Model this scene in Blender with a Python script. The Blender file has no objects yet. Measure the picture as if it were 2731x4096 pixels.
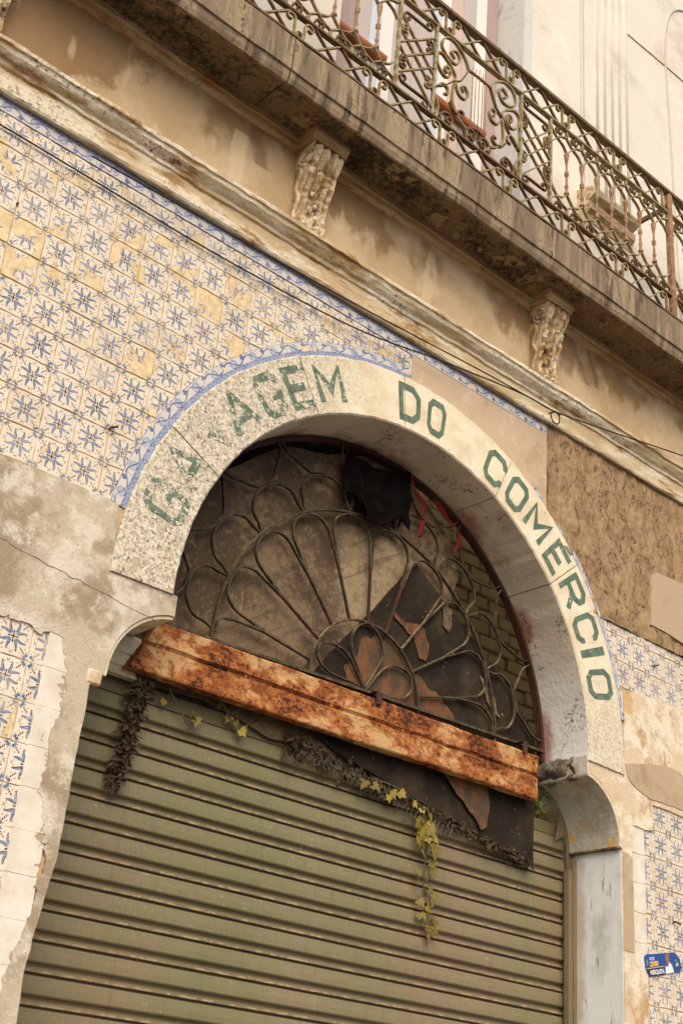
import bpy, bmesh, math, random
from math import sin, cos, pi, radians, hypot, atan2, sqrt
from mathutils import Vector, Matrix, noise
from mathutils.geometry import tessellate_polygon

# ---------------------------------------------------------------- camera, world, sun, exposure
SC = bpy.context.scene
COL = SC.collection
random.seed(7)

cam = bpy.data.cameras.new('camera')
camo = bpy.data.objects.new('camera', cam)
COL.objects.link(camo)
cam.sensor_fit = 'VERTICAL'
cam.sensor_height = 36.0
cam.lens = 5155.21 * 36.0 / 4096.0
cam.clip_start = 0.05
cam.clip_end = 3000.0


def axis_rot(a):
    v = Vector(a)
    return Matrix.Rotation(v.length, 3, v.normalized())


R = axis_rot((-0.418525, -0.699732, 0.245362)) @ Matrix(((1, 0, 0), (0, 0, -1), (0, 1, 0)))
camo.matrix_world = Matrix.Translation((-1.40314, -3.87685, 1.6)) @ Matrix((R[0], -R[1], -R[2])).transposed().to_4x4()
SC.camera = camo

SUN_EL, SUN_AZ = radians(44), radians(-30)      # azimuth: measured from -y (street side) towards +x
wd = bpy.data.worlds.new('World')
SC.world = wd
wd.use_nodes = True
wt = wd.node_tree
bg = wt.nodes['Background']
sky = wt.nodes.new('ShaderNodeTexSky')
sky.sky_type = 'NISHITA'
sky.sun_disc = False
sky.sun_elevation = SUN_EL
sky.sun_rotation = pi - SUN_AZ
sky.air_density = 1.0
sky.dust_density = 4.0
sky.ozone_density = 1.0
wt.links.new(sky.outputs[0], bg.inputs[0])
bg.inputs[1].default_value = 0.15

sl = bpy.data.lights.new('sun', 'SUN')
sl.energy = 1.45
sl.angle = radians(60)
sl.color = (1.0, 0.93, 0.82)
suno = bpy.data.objects.new('sun', sl)
COL.objects.link(suno)
sd = Vector((sin(SUN_AZ) * cos(SUN_EL), -cos(SUN_AZ) * cos(SUN_EL), sin(SUN_EL)))
suno.rotation_euler = sd.to_track_quat('Z', 'Y').to_euler()
suno.location = (2, -8, 12)

vs = SC.view_settings
vs.view_transform = 'Standard'
vs.look = 'None'
vs.gamma = 1.0
vs.exposure = 0.34
vs.use_curve_mapping = False
vs.use_white_balance = True
vs.white_balance_temperature = 7000
vs.white_balance_tint = 8
SC.render.engine = 'CYCLES'
SC.cycles.use_denoising = True
SC.cycles.max_bounces = 5
SC.cycles.diffuse_bounces = 4
SC.cycles.glossy_bounces = 2


# ---------------------------------------------------------------- material helpers
def c(r, g, b):
    f = lambda v: v / 255 / 12.92 if v / 255 <= 0.04045 else ((v / 255 + 0.055) / 1.055) ** 2.4
    return (f(r), f(g), f(b), 1.0)


class S:
    """a socket with arithmetic"""
    def __init__(self, b, s):
        self.b, self.s = b, s

    def _m(self, op, o=None, o2=None, rev=False):
        n = self.b.nt.nodes.new('ShaderNodeMath')
        n.operation = op
        a = [self] if o is None else ([o, self] if rev else [self, o])
        if o2 is not None:
            a.append(o2)
        for i, v in enumerate(a):
            self.b.put(n.inputs[i], v)
        return S(self.b, n.outputs[0])

    def __add__(s, o): return s._m('ADD', o)
    __radd__ = __add__
    def __sub__(s, o): return s._m('SUBTRACT', o)
    def __rsub__(s, o): return s._m('SUBTRACT', o, rev=True)
    def __mul__(s, o): return s._m('MULTIPLY', o)
    __rmul__ = __mul__
    def __truediv__(s, o): return s._m('DIVIDE', o)
    def gt(s, o): return s._m('GREATER_THAN', o)
    def lt(s, o): return s._m('LESS_THAN', o)
    def abs(s): return s._m('ABSOLUTE')
    def mx(s, o): return s._m('MAXIMUM', o)
    def mn(s, o): return s._m('MINIMUM', o)
    def fract(s): return s._m('FRACT')
    def sqrt(s): return s._m('SQRT')
    def sin(s): return s._m('SINE')
    def clamp(s): return (s.mx(0.0)).mn(1.0)

    def step(s, a, b):
        n = s.b.nt.nodes.new('ShaderNodeMapRange')
        n.interpolation_type = 'SMOOTHSTEP'
        s.b.put(n.inputs[0], s)
        for i, v in ((1, a), (2, b), (3, 0.0), (4, 1.0)):
            s.b.put(n.inputs[i], v)
        return S(s.b, n.outputs[0])


class B:
    def __init__(self, name):
        self.m = bpy.data.materials.new(name)
        self.m.use_nodes = True
        self.nt = self.m.node_tree
        self.bsdf = self.nt.nodes['Principled BSDF']
        self._c = {}

    def put(self, inp, v):
        if isinstance(v, S):
            self.nt.links.new(v.s, inp)
        else:
            inp.default_value = v

    def cached(self, k, t, out):
        if k not in self._c:
            self._c[k] = self.nt.nodes.new(t)
        return S(self, self._c[k].outputs[out])

    @property
    def pos(self): return self.cached('g', 'ShaderNodeNewGeometry', 'Position')
    @property
    def loc(self): return self.cached('t', 'ShaderNodeTexCoord', 'Object')
    @property
    def uv(self): return self.cached('t', 'ShaderNodeTexCoord', 'UV')
    @property
    def rnd(self): return self.cached('o', 'ShaderNodeObjectInfo', 'Random')
    @property
    def ocol(self): return self.cached('o', 'ShaderNodeObjectInfo', 'Color')
    @property
    def nrm(self): return self.cached('g', 'ShaderNodeNewGeometry', 'Normal')

    def xyz(self, v):
        n = self.nt.nodes.new('ShaderNodeSeparateXYZ')
        self.put(n.inputs[0], v)
        return [S(self, n.outputs[i]) for i in range(3)]

    def vec(self, x, y, z):
        n = self.nt.nodes.new('ShaderNodeCombineXYZ')
        for i, v in enumerate((x, y, z)):
            self.put(n.inputs[i], v)
        return S(self, n.outputs[0])

    def scl(self, v, s, off=(0, 0, 0), rot=(0, 0, 0)):
        n = self.nt.nodes.new('ShaderNodeMapping')
        self.put(n.inputs[0], v)
        n.inputs[1].default_value = off
        n.inputs[2].default_value = rot
        n.inputs[3].default_value = s
        return S(self, n.outputs[0])

    def noise(self, sc, det=4.0, rough=0.6, v=None, dist=0.0):
        n = self.nt.nodes.new('ShaderNodeTexNoise')
        self.put(n.inputs['Vector'], self.pos if v is None else v)
        n.inputs['Scale'].default_value = sc
        n.inputs['Detail'].default_value = det
        n.inputs['Roughness'].default_value = rough
        n.inputs['Distortion'].default_value = dist
        return S(self, n.outputs[0])

    def vor(self, sc, v=None, feat='F1'):
        n = self.nt.nodes.new('ShaderNodeTexVoronoi')
        n.feature = feat
        self.put(n.inputs['Vector'], self.pos if v is None else v)
        n.inputs['Scale'].default_value = sc
        return S(self, n.outputs[0])

    def mix(self, f, a, b):
        n = self.nt.nodes.new('ShaderNodeMix')
        n.data_type = 'RGBA'
        self.put(n.inputs[0], f)
        self.put(n.inputs[6], a)
        self.put(n.inputs[7], b)
        return S(self, n.outputs[2])

    def hsv(self, col, val):
        n = self.nt.nodes.new('ShaderNodeHueSaturation')
        self.put(n.inputs['Value'], val)
        self.put(n.inputs['Color'], col)
        return S(self, n.outputs[0])

    def fin(self, col, rough=0.85, h=None, hs=0.003, metal=0.0, spec=0.3):
        b = self.bsdf
        self.put(b.inputs['Base Color'], col)
        self.put(b.inputs['Roughness'], rough)
        b.inputs['Metallic'].default_value = metal
        b.inputs['Specular IOR Level'].default_value = spec
        if h is not None:
            n = self.nt.nodes.new('ShaderNodeBump')
            n.inputs['Strength'].default_value = 1.0
            n.inputs['Distance'].default_value = hs
            self.put(n.inputs['Height'], h)
            self.nt.links.new(n.outputs[0], b.inputs['Normal'])
        return self.m


def plaster(name, base, dark, light, sc=3.0, hs=0.003, dk=(0.52, 0.7), lt=(0.55, 0.7), grain=0.25, rough=0.9):
    b = B(name)
    fine = b.noise(95, 4, 0.75)
    mid = b.noise(sc * 6 + 8, 6, 0.72)
    n1 = b.noise(sc, 7, 0.66, dist=0.3) * 0.8 + mid * 0.2
    n2 = b.noise(sc * 1.7, 7, 0.68, v=b.scl(b.pos, (1, 1, 1), (4.3, 1.1, 9.7))) * 0.75 + mid * 0.25
    col = b.mix(n1.step(dk[0], (dk[0] + dk[1]) / 2 + 0.02), base, dark)
    col = b.mix(n2.step(lt[0] - 0.02, (lt[0] + lt[1]) / 2) * 0.85, col, light)
    pit = b.vor(55).lt(0.16) * mid.gt(0.52)
    col = b.hsv(col, (1 - grain * 0.8) + fine * grain * 0.9 + mid * grain * 0.7)
    col = b.mix(pit * 0.7, col, dark)
    return b.fin(col, rough, n1 * 0.6 + fine * 0.7 + mid * 0.8 - pit * 0.6, hs)


M = {}
M['mortar'] = plaster('mortar', c(206, 176, 132), c(168, 136, 94), c(216, 194, 156), 9, 0.006)
M['cement'] = plaster('cement', c(192, 178, 158), c(158, 140, 118), c(216, 207, 192), 2.4, 0.004, (0.45, 0.62), (0.5, 0.66), grain=0.3)
M['smooth_plaster'] = plaster('smooth_plaster', c(196, 172, 146), c(180, 154, 126), c(208, 188, 164), 2.2, 0.002, grain=0.16)
M['pale_plaster'] = plaster('pale_plaster', c(212, 192, 164), c(186, 154, 118), c(230, 218, 200), 3.6, 0.004, (0.5, 0.64), (0.5, 0.62))
M['brown_plaster'] = plaster('brown_plaster', c(182, 160, 134), c(162, 138, 112), c(196, 176, 152), 2.5, 0.002, grain=0.16)
b = B('rubble')
v = b.scl(b.pos, (1.6, 1, 0.8), rot=(0, 0.5, 0))
n1 = b.noise(6, 7, 0.68, v=v, dist=0.25)
n2 = b.noise(30, 6, 0.72, v=v, dist=0.2)
n3 = b.noise(4, 4, 0.6, v=b.scl(b.pos, (1, 1, 1), (3, 1, 2)))
crk = (n1 - 0.47).abs().lt(0.007) * n2.gt(0.46)
col = b.mix(n1.step(0.38, 0.62), c(152, 123, 92), c(172, 144, 110))
col = b.mix(n3.step(0.45, 0.75) * 0.4, col, c(184, 158, 124))
col = b.mix((n2 * 0.55 + n1 * 0.45).step(0.5, 0.64) * 0.6, col, c(126, 97, 70))
col = b.mix(crk, col, c(82, 60, 42))
M['rubble'] = b.fin(col, 0.95, n1 + n2 * 0.4 - crk * 0.4, 0.024)
M['upper_wall'] = plaster('upper_wall', c(226, 218, 206), c(204, 194, 182), c(234, 228, 218), 1.6, 0.004, (0.5, 0.75), grain=0.12)
b = B('chipped_white')
n1 = b.noise(7, 6, 0.65)
n2 = b.noise(24, 5, 0.7)
x, y, z = b.xyz(b.pos)
side = ((x - 0.60).mx(0.0) * 1.4).mn(0.22) * x.lt(2.0)
gone = (n1 * 0.6 + n2 * 0.4 + side).gt(0.60)
col = b.mix(n1.step(0.35, 0.6), c(226, 219, 208), c(212, 202, 186))
col = b.mix(gone, col, b.mix(n2, c(186, 166, 140), c(164, 142, 116)))
M['white_glaze'] = b.fin(col, 0.7, n2 * 0.4 - gone * 1.0, 0.003)
M['white_lime'] = plaster('white_lime', c(232, 224, 210), c(188, 160, 128), c(238, 233, 224), 6, 0.003, (0.58, 0.64), grain=0.12)
M['cream_stone'] = plaster('cream_stone', c(222, 210, 182), c(182, 166, 134), c(230, 220, 198), 6, 0.003)
M['grey_mortar'] = plaster('grey_mortar', c(150, 138, 124), c(96, 86, 74), c(172, 160, 146), 9, 0.012, (0.45, 0.62))
M['ground'] = plaster('ground', c(150, 138, 122), c(120, 108, 94), c(170, 158, 142), 1.2, 0.004)
M['asphalt'] = plaster('asphalt', c(70, 68, 66), c(55, 53, 51), c(88, 84, 80), 1.4, 0.006)
M['interior_dark'] = plaster('interior_dark', c(48, 41, 35), c(28, 24, 20), c(66, 56, 46), 5, 0.004)  # interior shade put into the colour of the added roof and walls


def arch_stone():
    b = B('arch_stone')
    x, y, z = b.xyz(b.pos)
    # whitewash keeps on the right, the left voussoirs are bare speckled granite
    bare = (2.03 - x + (b.noise(2.5, 4) - 0.5) * 1.0 - (z - 4.3) * 0.45).step(-0.15, 0.45)
    low = (3.85 - z + (b.noise(5, 4) - 0.5) * 0.9).step(-0.2, 0.3) * 0.6
    bare = bare.mx(low)
    base = b.mix(b.noise(7, 5).step(0.4, 0.7), c(233, 221, 196), c(216, 198, 168))
    gran = b.mix(b.noise(60, 4, 0.7).step(0.38, 0.6), c(184, 172, 152), c(226, 216, 198))
    sp = b.noise(85, 4, 0.75)
    sp2 = b.noise(38, 4, 0.7, v=b.scl(b.pos, (1, 1, 1), (3, 5, 8)))
    spk = sp.step(0.5, 0.6) * sp2.step(0.34, 0.6)
    col = b.mix(bare, base, gran)
    col = b.mix(spk * (bare * 0.9 + 0.06), col, c(88, 77, 62))
    och = b.noise(16, 4, v=b.scl(b.pos, (1, 1, 1), (7, 2, 4))).step(0.6, 0.7)
    col = b.mix(och * 0.25, col, c(196, 160, 116))
    blk = b.noise(30, 5, 0.75, v=b.scl(b.pos, (1, 1, 1), (1, 9, 2))).step(0.64, 0.68)
    col = b.mix(blk * 0.5, col, c(110, 96, 80))
    return b, col, sp * 0.8 + b.noise(20, 3) * 0.5, bare


b, col, h, _ = arch_stone()
M['arch_stone'] = b.fin(col, 0.9, h, 0.005)

# painted letters: green over the same stone, flaked where the stone is bare
b, col, h, bare = arch_stone()
b.m.name = 'letter_paint'
w = S(b, b._c['o'].outputs['Alpha']) if 'o' in b._c else None
oi = b.ocol
keep = b.xyz(oi)[0]
fl = b.noise(55, 5, 0.75) * 0.65 + b.noise(17, 3, 0.6, v=b.scl(b.pos, (1, 1, 1), (2, 2, 6))) * 0.35
mask = fl.lt(keep)
green = b.mix(b.noise(30, 4).step(0.3, 0.7), c(82, 103, 86), c(110, 128, 110))
M['letter_paint'] = b.fin(b.mix(mask, col, green), 0.85, h, 0.004)

b = B('intrados_stone')
x, y, z = b.xyz(b.pos)
col = b.mix(b.noise(4, 5).step(0.35, 0.65), c(232, 221, 206), c(214, 200, 182))
lo = (3.95 - z + (b.noise(4, 3) - 0.5) * 0.5).step(-0.1, 0.35)
col = b.mix(lo, col, c(222, 222, 220))
spk = b.noise(60, 4, 0.75).step(0.52, 0.6) * b.noise(6, 4, v=b.scl(b.pos, (1, 1, 1), (2, 7, 3))).step(0.5, 0.62)
col = b.mix(spk * 0.8, col, c(70, 60, 48))
red = (y - 0.14 + (b.noise(6, 4) - 0.5) * 0.35).step(0.0, 0.12) * b.noise(3.0, 3, v=b.scl(b.pos, (1, 1, 1), (5, 5, 1))).step(0.40, 0.54)
col = b.mix(red * 0.75, col, c(146, 70, 56))
M['intrados_stone'] = b.fin(col, 0.9, b.noise(40, 5) + spk * -0.4, 0.005)


def tile_mat():
    b = B('patterned_tile')
    x, y, z = b.xyz(b.loc)
    wob = (b.noise(40, 2) - 0.5) * 0.03
    x = x / 0.138 + wob
    z = z / 0.138 - wob
    ax, az = x.abs(), z.abs()
    u, w = ax.mx(az), ax.mn(az)
    p = (u + w) * 0.7071
    q = (u - w) * 0.7071
    r = (x * x + z * z).sqrt()
    qc = (p - 0.08) * 0.30 + (p - 0.19).mx(0.0) * (p - 0.19).mx(0.0) * 2.2 + 0.016
    tt = ((p - 0.085) / 0.285).clamp()
    leaf = (q - qc).abs().lt((tt * 3.1416).sin().mx(0.0).sqrt() * 0.046) * tt.gt(0.01) * tt.lt(0.99)
    vein = (q - qc + 0.012).abs().lt(0.007) * tt.gt(0.2) * tt.lt(0.8)
    leaf = leaf * (1 - vein * 0.45)
    cor = ((p - 0.585).abs() * 0.9 + (q - 0.035).abs()).lt(0.054) * p.lt(0.63)
    blue = leaf.mx(cor)
    dash = q.lt(0.024) * p.gt(0.32) * p.lt(0.54) * (p * 17.0).fract().lt(0.62)
    cross = w.lt(0.02) * u.lt(0.062)
    stroke = ((w / 0.024) * (w / 0.024) + ((u - 0.118) / 0.042) * ((u - 0.118) / 0.042)).lt(1.0)
    ring = (r - 0.07).abs().lt(0.006)
    arc = (r - 0.335 - w * 0.25).abs().lt(0.012) * w.lt(0.13) * w.gt(0.02) * (w * 24.0).fract().lt(0.5)
    tick = (w - (u - 0.37) * 0.7).abs().lt(0.011) * u.gt(0.37) * u.lt(0.43)
    dots = (((q - 0.09) * (q - 0.09) + (p - 0.43) * (p - 0.43)).lt(0.00025)).mx(((q - 0.08) * (q - 0.08) + (p - 0.53) * (p - 0.53)).lt(0.0002))
    brown = dash.mx(cross).mx(stroke).mx(arc).mx(tick).mx(dots)
    oc = b.xyz(b.ocol)
    wear, ink, tone = oc
    base = b.mix(b.noise(9, 4).step(0.35, 0.7), c(221, 208, 189), c(213, 196, 173))
    base = b.hsv(base, 0.94 + b.rnd * 0.1)
    base = b.mix(tone, base, c(224, 213, 198))
    bl = b.mix(b.noise(60, 3).step(0.3, 0.7), c(66, 84, 120), c(106, 122, 148))
    bl = b.mix(ink * 0.8, bl, c(140, 148, 166))
    br = b.mix(ink * 0.7, c(60, 30, 28), c(128, 84, 72))
    fade = b.noise(45, 4, 0.7).step(0.25, 0.45) * (1 - b.noise(5, 3).step(0.5, 0.7) * 0.45)
    col = b.mix(ring * 0.5, base, br)
    col = b.mix(blue * fade, col, bl)
    col = b.mix(brown * fade, col, br)
    # glaze lost: the ochre body shows
    nz = b.noise(9.0, 4, 0.55, dist=0.5) * 0.75 + b.noise(45, 3) * 0.12
    lost = (nz + wear * 0.72).gt(0.70)
    rim = (nz + wear * 0.72).gt(0.688) * (1 - lost)
    och = b.mix(b.noise(28, 4, 0.6).step(0.35, 0.65), c(224, 205, 168), c(208, 182, 140))
    col = b.mix(lost, col, och)
    col = b.mix(rim * 0.5, col, c(176, 140, 96))
    dirt = b.noise(5, 5).step(0.55, 0.8) * 0.25
    col = b.mix(dirt, col, c(196, 160, 118))
    rg = 0.42 + lost * 0.45
    return b.fin(col, rg, lost * -1.0 + b.noise(30, 3) * 0.25 + lost * b.noise(60, 3) * 0.8, 0.0022, spec=0.35)


M['tile'] = tile_mat()

b = B('border_tile_glaze')
u, v, _ = b.xyz(b.uv)
ph = u / 0.125
fr = (ph.fract() - 0.5)
wav = (ph * 6.2832).sin()
line = (v - 0.64 - wav * 0.2).abs().lt(0.05)
disc = (fr * fr * 2.2 + (v - 0.62) * (v - 0.62) * 0.8).lt(0.042)
dring = (fr * fr * 2.2 + (v - 0.62) * (v - 0.62) * 0.8).lt(0.06) * (1 - disc)
f2 = (ph * 5.0).fract() - 0.5
chain = ((f2 * f2 + (v - 0.17) * (v - 0.17) * 6.0).sqrt() - 0.34).abs().lt(0.10)
rule = ((v - 0.36).abs().lt(0.035)).mx((v - 0.02).lt(0.02)).mx(v.gt(0.95))
flor = (((ph + 0.5).fract() - 0.5).abs() * 2.0 + (v - 0.8).abs()).lt(0.22)
ink = line.mx(chain * 0.8).mx(rule * 0.7).mx(dring).mx(flor)
base = b.mix(v.lt(0.36), c(204, 198, 192), c(158, 166, 188))
base = b.mix(disc * 0.75, base, c(158, 168, 192))
fade = b.noise(40, 4, 0.7).step(0.3, 0.55)
col = b.mix(ink * fade * 0.9, base, c(66, 86, 142))
lost = b.noise(11, 5, 0.6).step(0.62, 0.66)
col = b.mix(lost * 0.9, col, c(226, 200, 158))
M['border_tile'] = b.fin(col, 0.45, b.noise(30, 3), 0.001)


def streaked(name, base, dark, light, stain, stretch, hs=0.005):
    b = B(name)
    v = b.scl(b.pos, stretch)
    n1 = b.noise(5, 7, 0.68, v=v, dist=0.5)
    n2 = b.noise(9, 7, 0.7, v=b.scl(b.pos, stretch, (5, 3, 9)))
    n3 = b.noise(45, 5, 0.7)
    col = b.mix(n1.step(0.42, 0.6), base, light)
    col = b.mix(n2.step(0.52, 0.64), col, stain)
    col = b.mix((n1 * 0.5 + n3 * 0.5).step(0.55, 0.66), col, dark)
    return b.fin(col, 0.92, n1 + n3 * 0.6, hs)


M['cornice'] = streaked('cornice', c(200, 176, 140), c(108, 82, 56), c(230, 217, 194), c(164, 126, 82), (0.45, 1, 2.0), 0.010)
M['moulding'] = streaked('moulding', c(168, 138, 100), c(84, 62, 42), c(196, 172, 134), c(160, 108, 62), (0.4, 1, 1.6))
M['slab_edge'] = streaked('slab_edge', c(124, 108, 88), c(62, 54, 46), c(160, 140, 114), c(90, 78, 64), (2.2, 1, 0.3))
M['console'] = streaked('console', c(164, 136, 100), c(76, 58, 42), c(222, 204, 174), c(140, 104, 66), (1.6, 1, 1.2), 0.016)

b = B('soffit')
n1 = b.noise(3.2, 7, 0.68, dist=0.5)
n2 = b.noise(30, 6, 0.75)
n3 = b.noise(75, 5, 0.78)
col = b.mix((n1 * 0.6 + n2 * 0.4).step(0.44, 0.56), c(158, 132, 98), c(120, 100, 76))
col = b.mix((n1 * 0.45 + n2 * 0.35 + n3 * 0.2).step(0.50, 0.57), col, c(70, 60, 49))
col = b.mix(n3.step(0.5, 0.62) * 0.55, col, c(72, 60, 48))
col = b.mix(b.noise(6, 6, 0.7, v=b.scl(b.pos, (1, 1, 1), (3, 3, 3))).step(0.59, 0.63), col, c(184, 156, 114))
M['soffit'] = b.fin(col, 0.95, n1 * 2 + n2 * 1.2 + n3, 0.014)

b = B('frieze_plaster')
x, y, z = b.xyz(b.pos)
n1 = b.noise(2.2, 6, 0.6, dist=0.5)
n2 = b.noise(7, 5, 0.65, v=b.scl(b.pos, (1, 1, 0.55)))
col = b.mix(n1.step(0.4, 0.68), c(196, 172, 140), c(176, 150, 116))
top = (z - 5.62 + (n2 - 0.5) * 0.55 + (0.45 - x).mx(0.0) * 0.18).step(0.0, 0.12)
damp = top * b.noise(1.6, 3, v=b.scl(b.pos, (1, 1, 1), (2.4, 0, 1))).step(0.44, 0.54)
left = ((0.42 - x) * 0.9 + (z - 5.66) * 1.1 + (b.noise(5.5, 6, 0.65) - 0.5) * 0.8).step(0.0, 0.1)
damp = damp.mx(left)
col = b.mix(damp * 0.75, col, c(128, 94, 58))
col = b.mix(b.noise(6, 6, v=b.scl(b.pos, (1, 1, 0.4), (9, 0, 0))).step(0.6, 0.68) * 0.5, col, c(216, 196, 164))
rep = (x - 1.012 + (b.noise(12, 4) - 0.5) * 0.06).abs().step(0.05, 0.03) * (z - 5.78).lt(0.0)
col = b.mix(rep * 0.55, col, c(212, 194, 164))
wd1 = (b.noise(14, 5, 0.7) - 0.5) * 0.07
d1 = (x - 3.39 - (5.83 - z) * 0.6 + wd1).abs().step(0.035, 0.015) * (5.62 - z).lt(0.0)
d2 = (x - 3.536 - (5.83 - z) * 0.4 + wd1).abs().step(0.03, 0.012) * (5.64 - z).lt(0.0)
d3 = (x - 1.09 - (5.84 - z) * 0.3 + wd1).abs().step(0.06, 0.02) * (5.66 - z).lt(0.0)
col = b.mix((d1.mx(d2).mx(d3)) * 0.65, col, c(122, 94, 66))
col = b.hsv(col, 0.76 + b.noise(90, 4, 0.75) * 0.26 + b.noise(24, 5, 0.7) * 0.22)
M['frieze'] = b.fin(col, 0.92, n2 + b.noise(70, 4, 0.75) * 0.9, 0.004)

b = B('rusty_steel')
v = b.scl(b.loc, (0.7, 1, 1))
n1 = b.noise(7, 7, 0.7, v=v, dist=0.3)
n2 = b.noise(26, 6, 0.72, v=b.scl(b.loc, (0.75, 1, 1), (4, 1, 3)))
n3 = b.noise(60, 5, 0.75, v=v)
col = b.mix(n1.step(0.4, 0.52), c(198, 158, 112), c(176, 110, 60))
col = b.mix((n1 * 0.4 + n2 * 0.6).step(0.46, 0.55), col, c(140, 80, 46))
col = b.mix((n3 * 0.5 + n1 * 0.5).step(0.525, 0.57), col, c(70, 42, 32))
xx, yy, zz = b.xyz(b.nrm)
M['rust'] = b.fin(col, 0.9, n2 + n3 + n1 * 0.5, 0.005, spec=0.2)

b = B('shutter_paint')
x, y, z = b.xyz(b.loc)
n1 = b.noise(1.6, 5, 0.6, v=b.scl(b.pos, (1, 1, 0.4)))
n2 = b.noise(14, 5, 0.65, v=b.scl(b.pos, (0.2, 1, 1)))
col = b.mix(n1.step(0.35, 0.7), c(117, 113, 80), c(131, 119, 92))
dirt = (y - 0.002).step(0.0, 0.010)
grime = z.lt(-0.066).mx(z.gt(-0.006))
col = b.mix(grime * 0.5, col, c(92, 78, 56))
col = b.mix(n2.step(0.5, 0.75) * 0.5, col, c(124, 108, 82))
edge = z.lt(-0.088) * z.gt(-0.097) * b.noise(60, 3, v=b.scl(b.pos, (0.5, 1, 1))).gt(0.53)
col = b.mix(edge * 0.5, col, c(186, 158, 126))
pink = b.noise(0.9, 3, v=b.scl(b.pos, (1, 1, 1), (1.3, 0, 0.6))).step(0.45, 0.65)
col = b.mix(pink * 0.35, col, c(132, 108, 86))
run = b.noise(22, 6, 0.7, v=b.scl(b.pos, (1.4, 1, 0.08), (2, 0, 0))).step(0.52, 0.7)
col = b.mix(run * 0.35, col, c(92, 82, 60))
chip = b.noise(120, 3, 0.7).gt(0.66) * b.noise(3.5, 2).gt(0.55)
col = b.mix(chip * 0.7, col, c(206, 188, 158))
rib = (x * 760.0).sin() * z.gt(-0.066) * z.lt(-0.01)
dent = b.noise(5, 2, 0.5, v=b.scl(b.pos, (0.6, 1, 1))) * 9.0
M['shutter'] = b.fin(col, 0.6, rib * 0.5 + n2 * 0.4 + dent, 0.0012, spec=0.4)


def iron(name, a, bb, dust, up=0.75):
    b = B(name)
    n = b.noise(28, 5, 0.7)
    col = b.mix(n.step(0.42, 0.6), a, bb)
    nz = b.xyz(b.nrm)[2]
    nn = b.noise(60, 4).step(0.3, 0.6)
    col = b.mix(nz.step(0.15, 0.7) * nn * up, col, dust)
    return b.fin(col, 0.75, b.noise(120, 3), 0.001, spec=0.35)


M['iron'] = iron('grille_iron', c(58, 49, 38), c(90, 77, 55), c(170, 154, 114), 0.95)
M['iron_red'] = iron('red_primer_iron', c(84, 44, 36), c(58, 44, 34), c(132, 112, 84))
M['iron_green'] = iron('green_painted_iron', c(154, 144, 106), c(140, 104, 70), c(182, 176, 138), 0.7)
M['iron_brown'] = iron('rusted_rail_iron', c(98, 78, 54), c(120, 94, 64), c(140, 128, 92), 0.6)
M['iron_pale'] = iron('pale_green_iron', c(160, 162, 130), c(136, 104, 70), c(176, 176, 144), 0.5)
M['baluster_iron'] = iron('orange_rust_iron', c(164, 130, 98), c(134, 98, 70), c(186, 160, 128), 0.4)
M['cable'] = iron('cable_rubber', c(40, 32, 26), c(56, 44, 34), c(70, 58, 46), 0.3)

b = B('plywood_dusty')
v = b.scl(b.pos, (1, 1, 1), rot=(0, 0.6, 0))
g = b.noise(9, 6, 0.7, v=b.scl(v, (0.25, 1, 2.6)))
n1 = b.noise(2.2, 6, 0.62, dist=0.8)
n4 = b.noise(32, 6, 0.75, v=v)
n5 = n1 * 0.6 + n4 * 0.4
col = b.mix(n5.step(0.44, 0.56), c(122, 102, 79), c(80, 65, 50))
x, y, z = b.xyz(b.pos)
bare = ((x - 2.35) * (x - 2.35) * 3.0 + (z - 4.0) * (z - 4.0) * 1.6).step(0.45, 0.05)
col = b.mix((n5 * 0.5 + bare * 0.17 + n4 * 0.35).step(0.48, 0.62), col, c(152, 132, 105))
col = b.mix(g.step(0.5, 0.62) * 0.5, col, c(78, 63, 49))
scr = b.noise(5, 4, 0.6, v=b.scl(b.pos, (9, 1, 0.6), rot=(0, 0.7, 0))).gt(0.68)
col = b.mix(scr * 0.35, col, c(168, 148, 118))
col = b.mix(b.noise(46, 3, 0.6).gt(0.72) * 0.6, col, c(196, 168, 130))
M['plywood'] = b.fin(col, 0.9, g + b.noise(60, 3) * 0.4, 0.003)

b = B('tar_board')
n1 = b.noise(5, 6, 0.65)
col = b.mix(n1.step(0.4, 0.7), c(42, 36, 30), c(68, 58, 47))
col = b.mix(b.noise(38, 4, 0.7).gt(0.68) * 0.7, col, c(176, 154, 126))
M['tar'] = b.fin(col, 0.92, n1 + b.noise(80, 3) * 0.3, 0.002, spec=0.12)

b = B('torn_fibre')
g = b.noise(16, 6, 0.75, v=b.scl(b.pos, (1.2, 1, 0.7), rot=(0, 0.4, 0)))
col = b.mix(g.step(0.35, 0.65), c(80, 59, 44), c(120, 80, 53))
col = b.mix(b.noise(5, 5, 0.65).step(0.48, 0.62), col, c(78, 64, 52))
M['torn'] = b.fin(col, 0.9, g, 0.004)

b = B('black_cloth')
M['black_cloth'] = b.fin(b.mix(b.noise(30, 4), c(14, 12, 12), c(24, 20, 20)), 0.95, b.noise(200, 2), 0.0006, spec=0.03)
b = B('red_cloth')
M['red_cloth'] = b.fin(b.mix(b.noise(18, 4), c(134, 34, 32), c(84, 18, 20)), 0.85, b.noise(80, 2), 0.001)
b = B('ivy_leaf')
M['ivy'] = b.fin(b.mix(b.rnd, b.mix(b.noise(40, 3), c(136, 122, 46), c(168, 146, 62)), b.mix(b.noise(40, 3), c(84, 80, 36), c(122, 100, 46))), 0.6, b.noise(90, 2), 0.001)
b = B('green_leaf')
M['green_leaf'] = b.fin(b.mix(b.noise(14, 3), c(92, 104, 40), c(150, 152, 66)), 0.5)
b = B('dry_leaf')
M['dry'] = b.fin(b.mix(b.noise(30, 4), c(58, 46, 35), c(92, 75, 57)), 0.9)
b = B('vine_stem')
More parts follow.
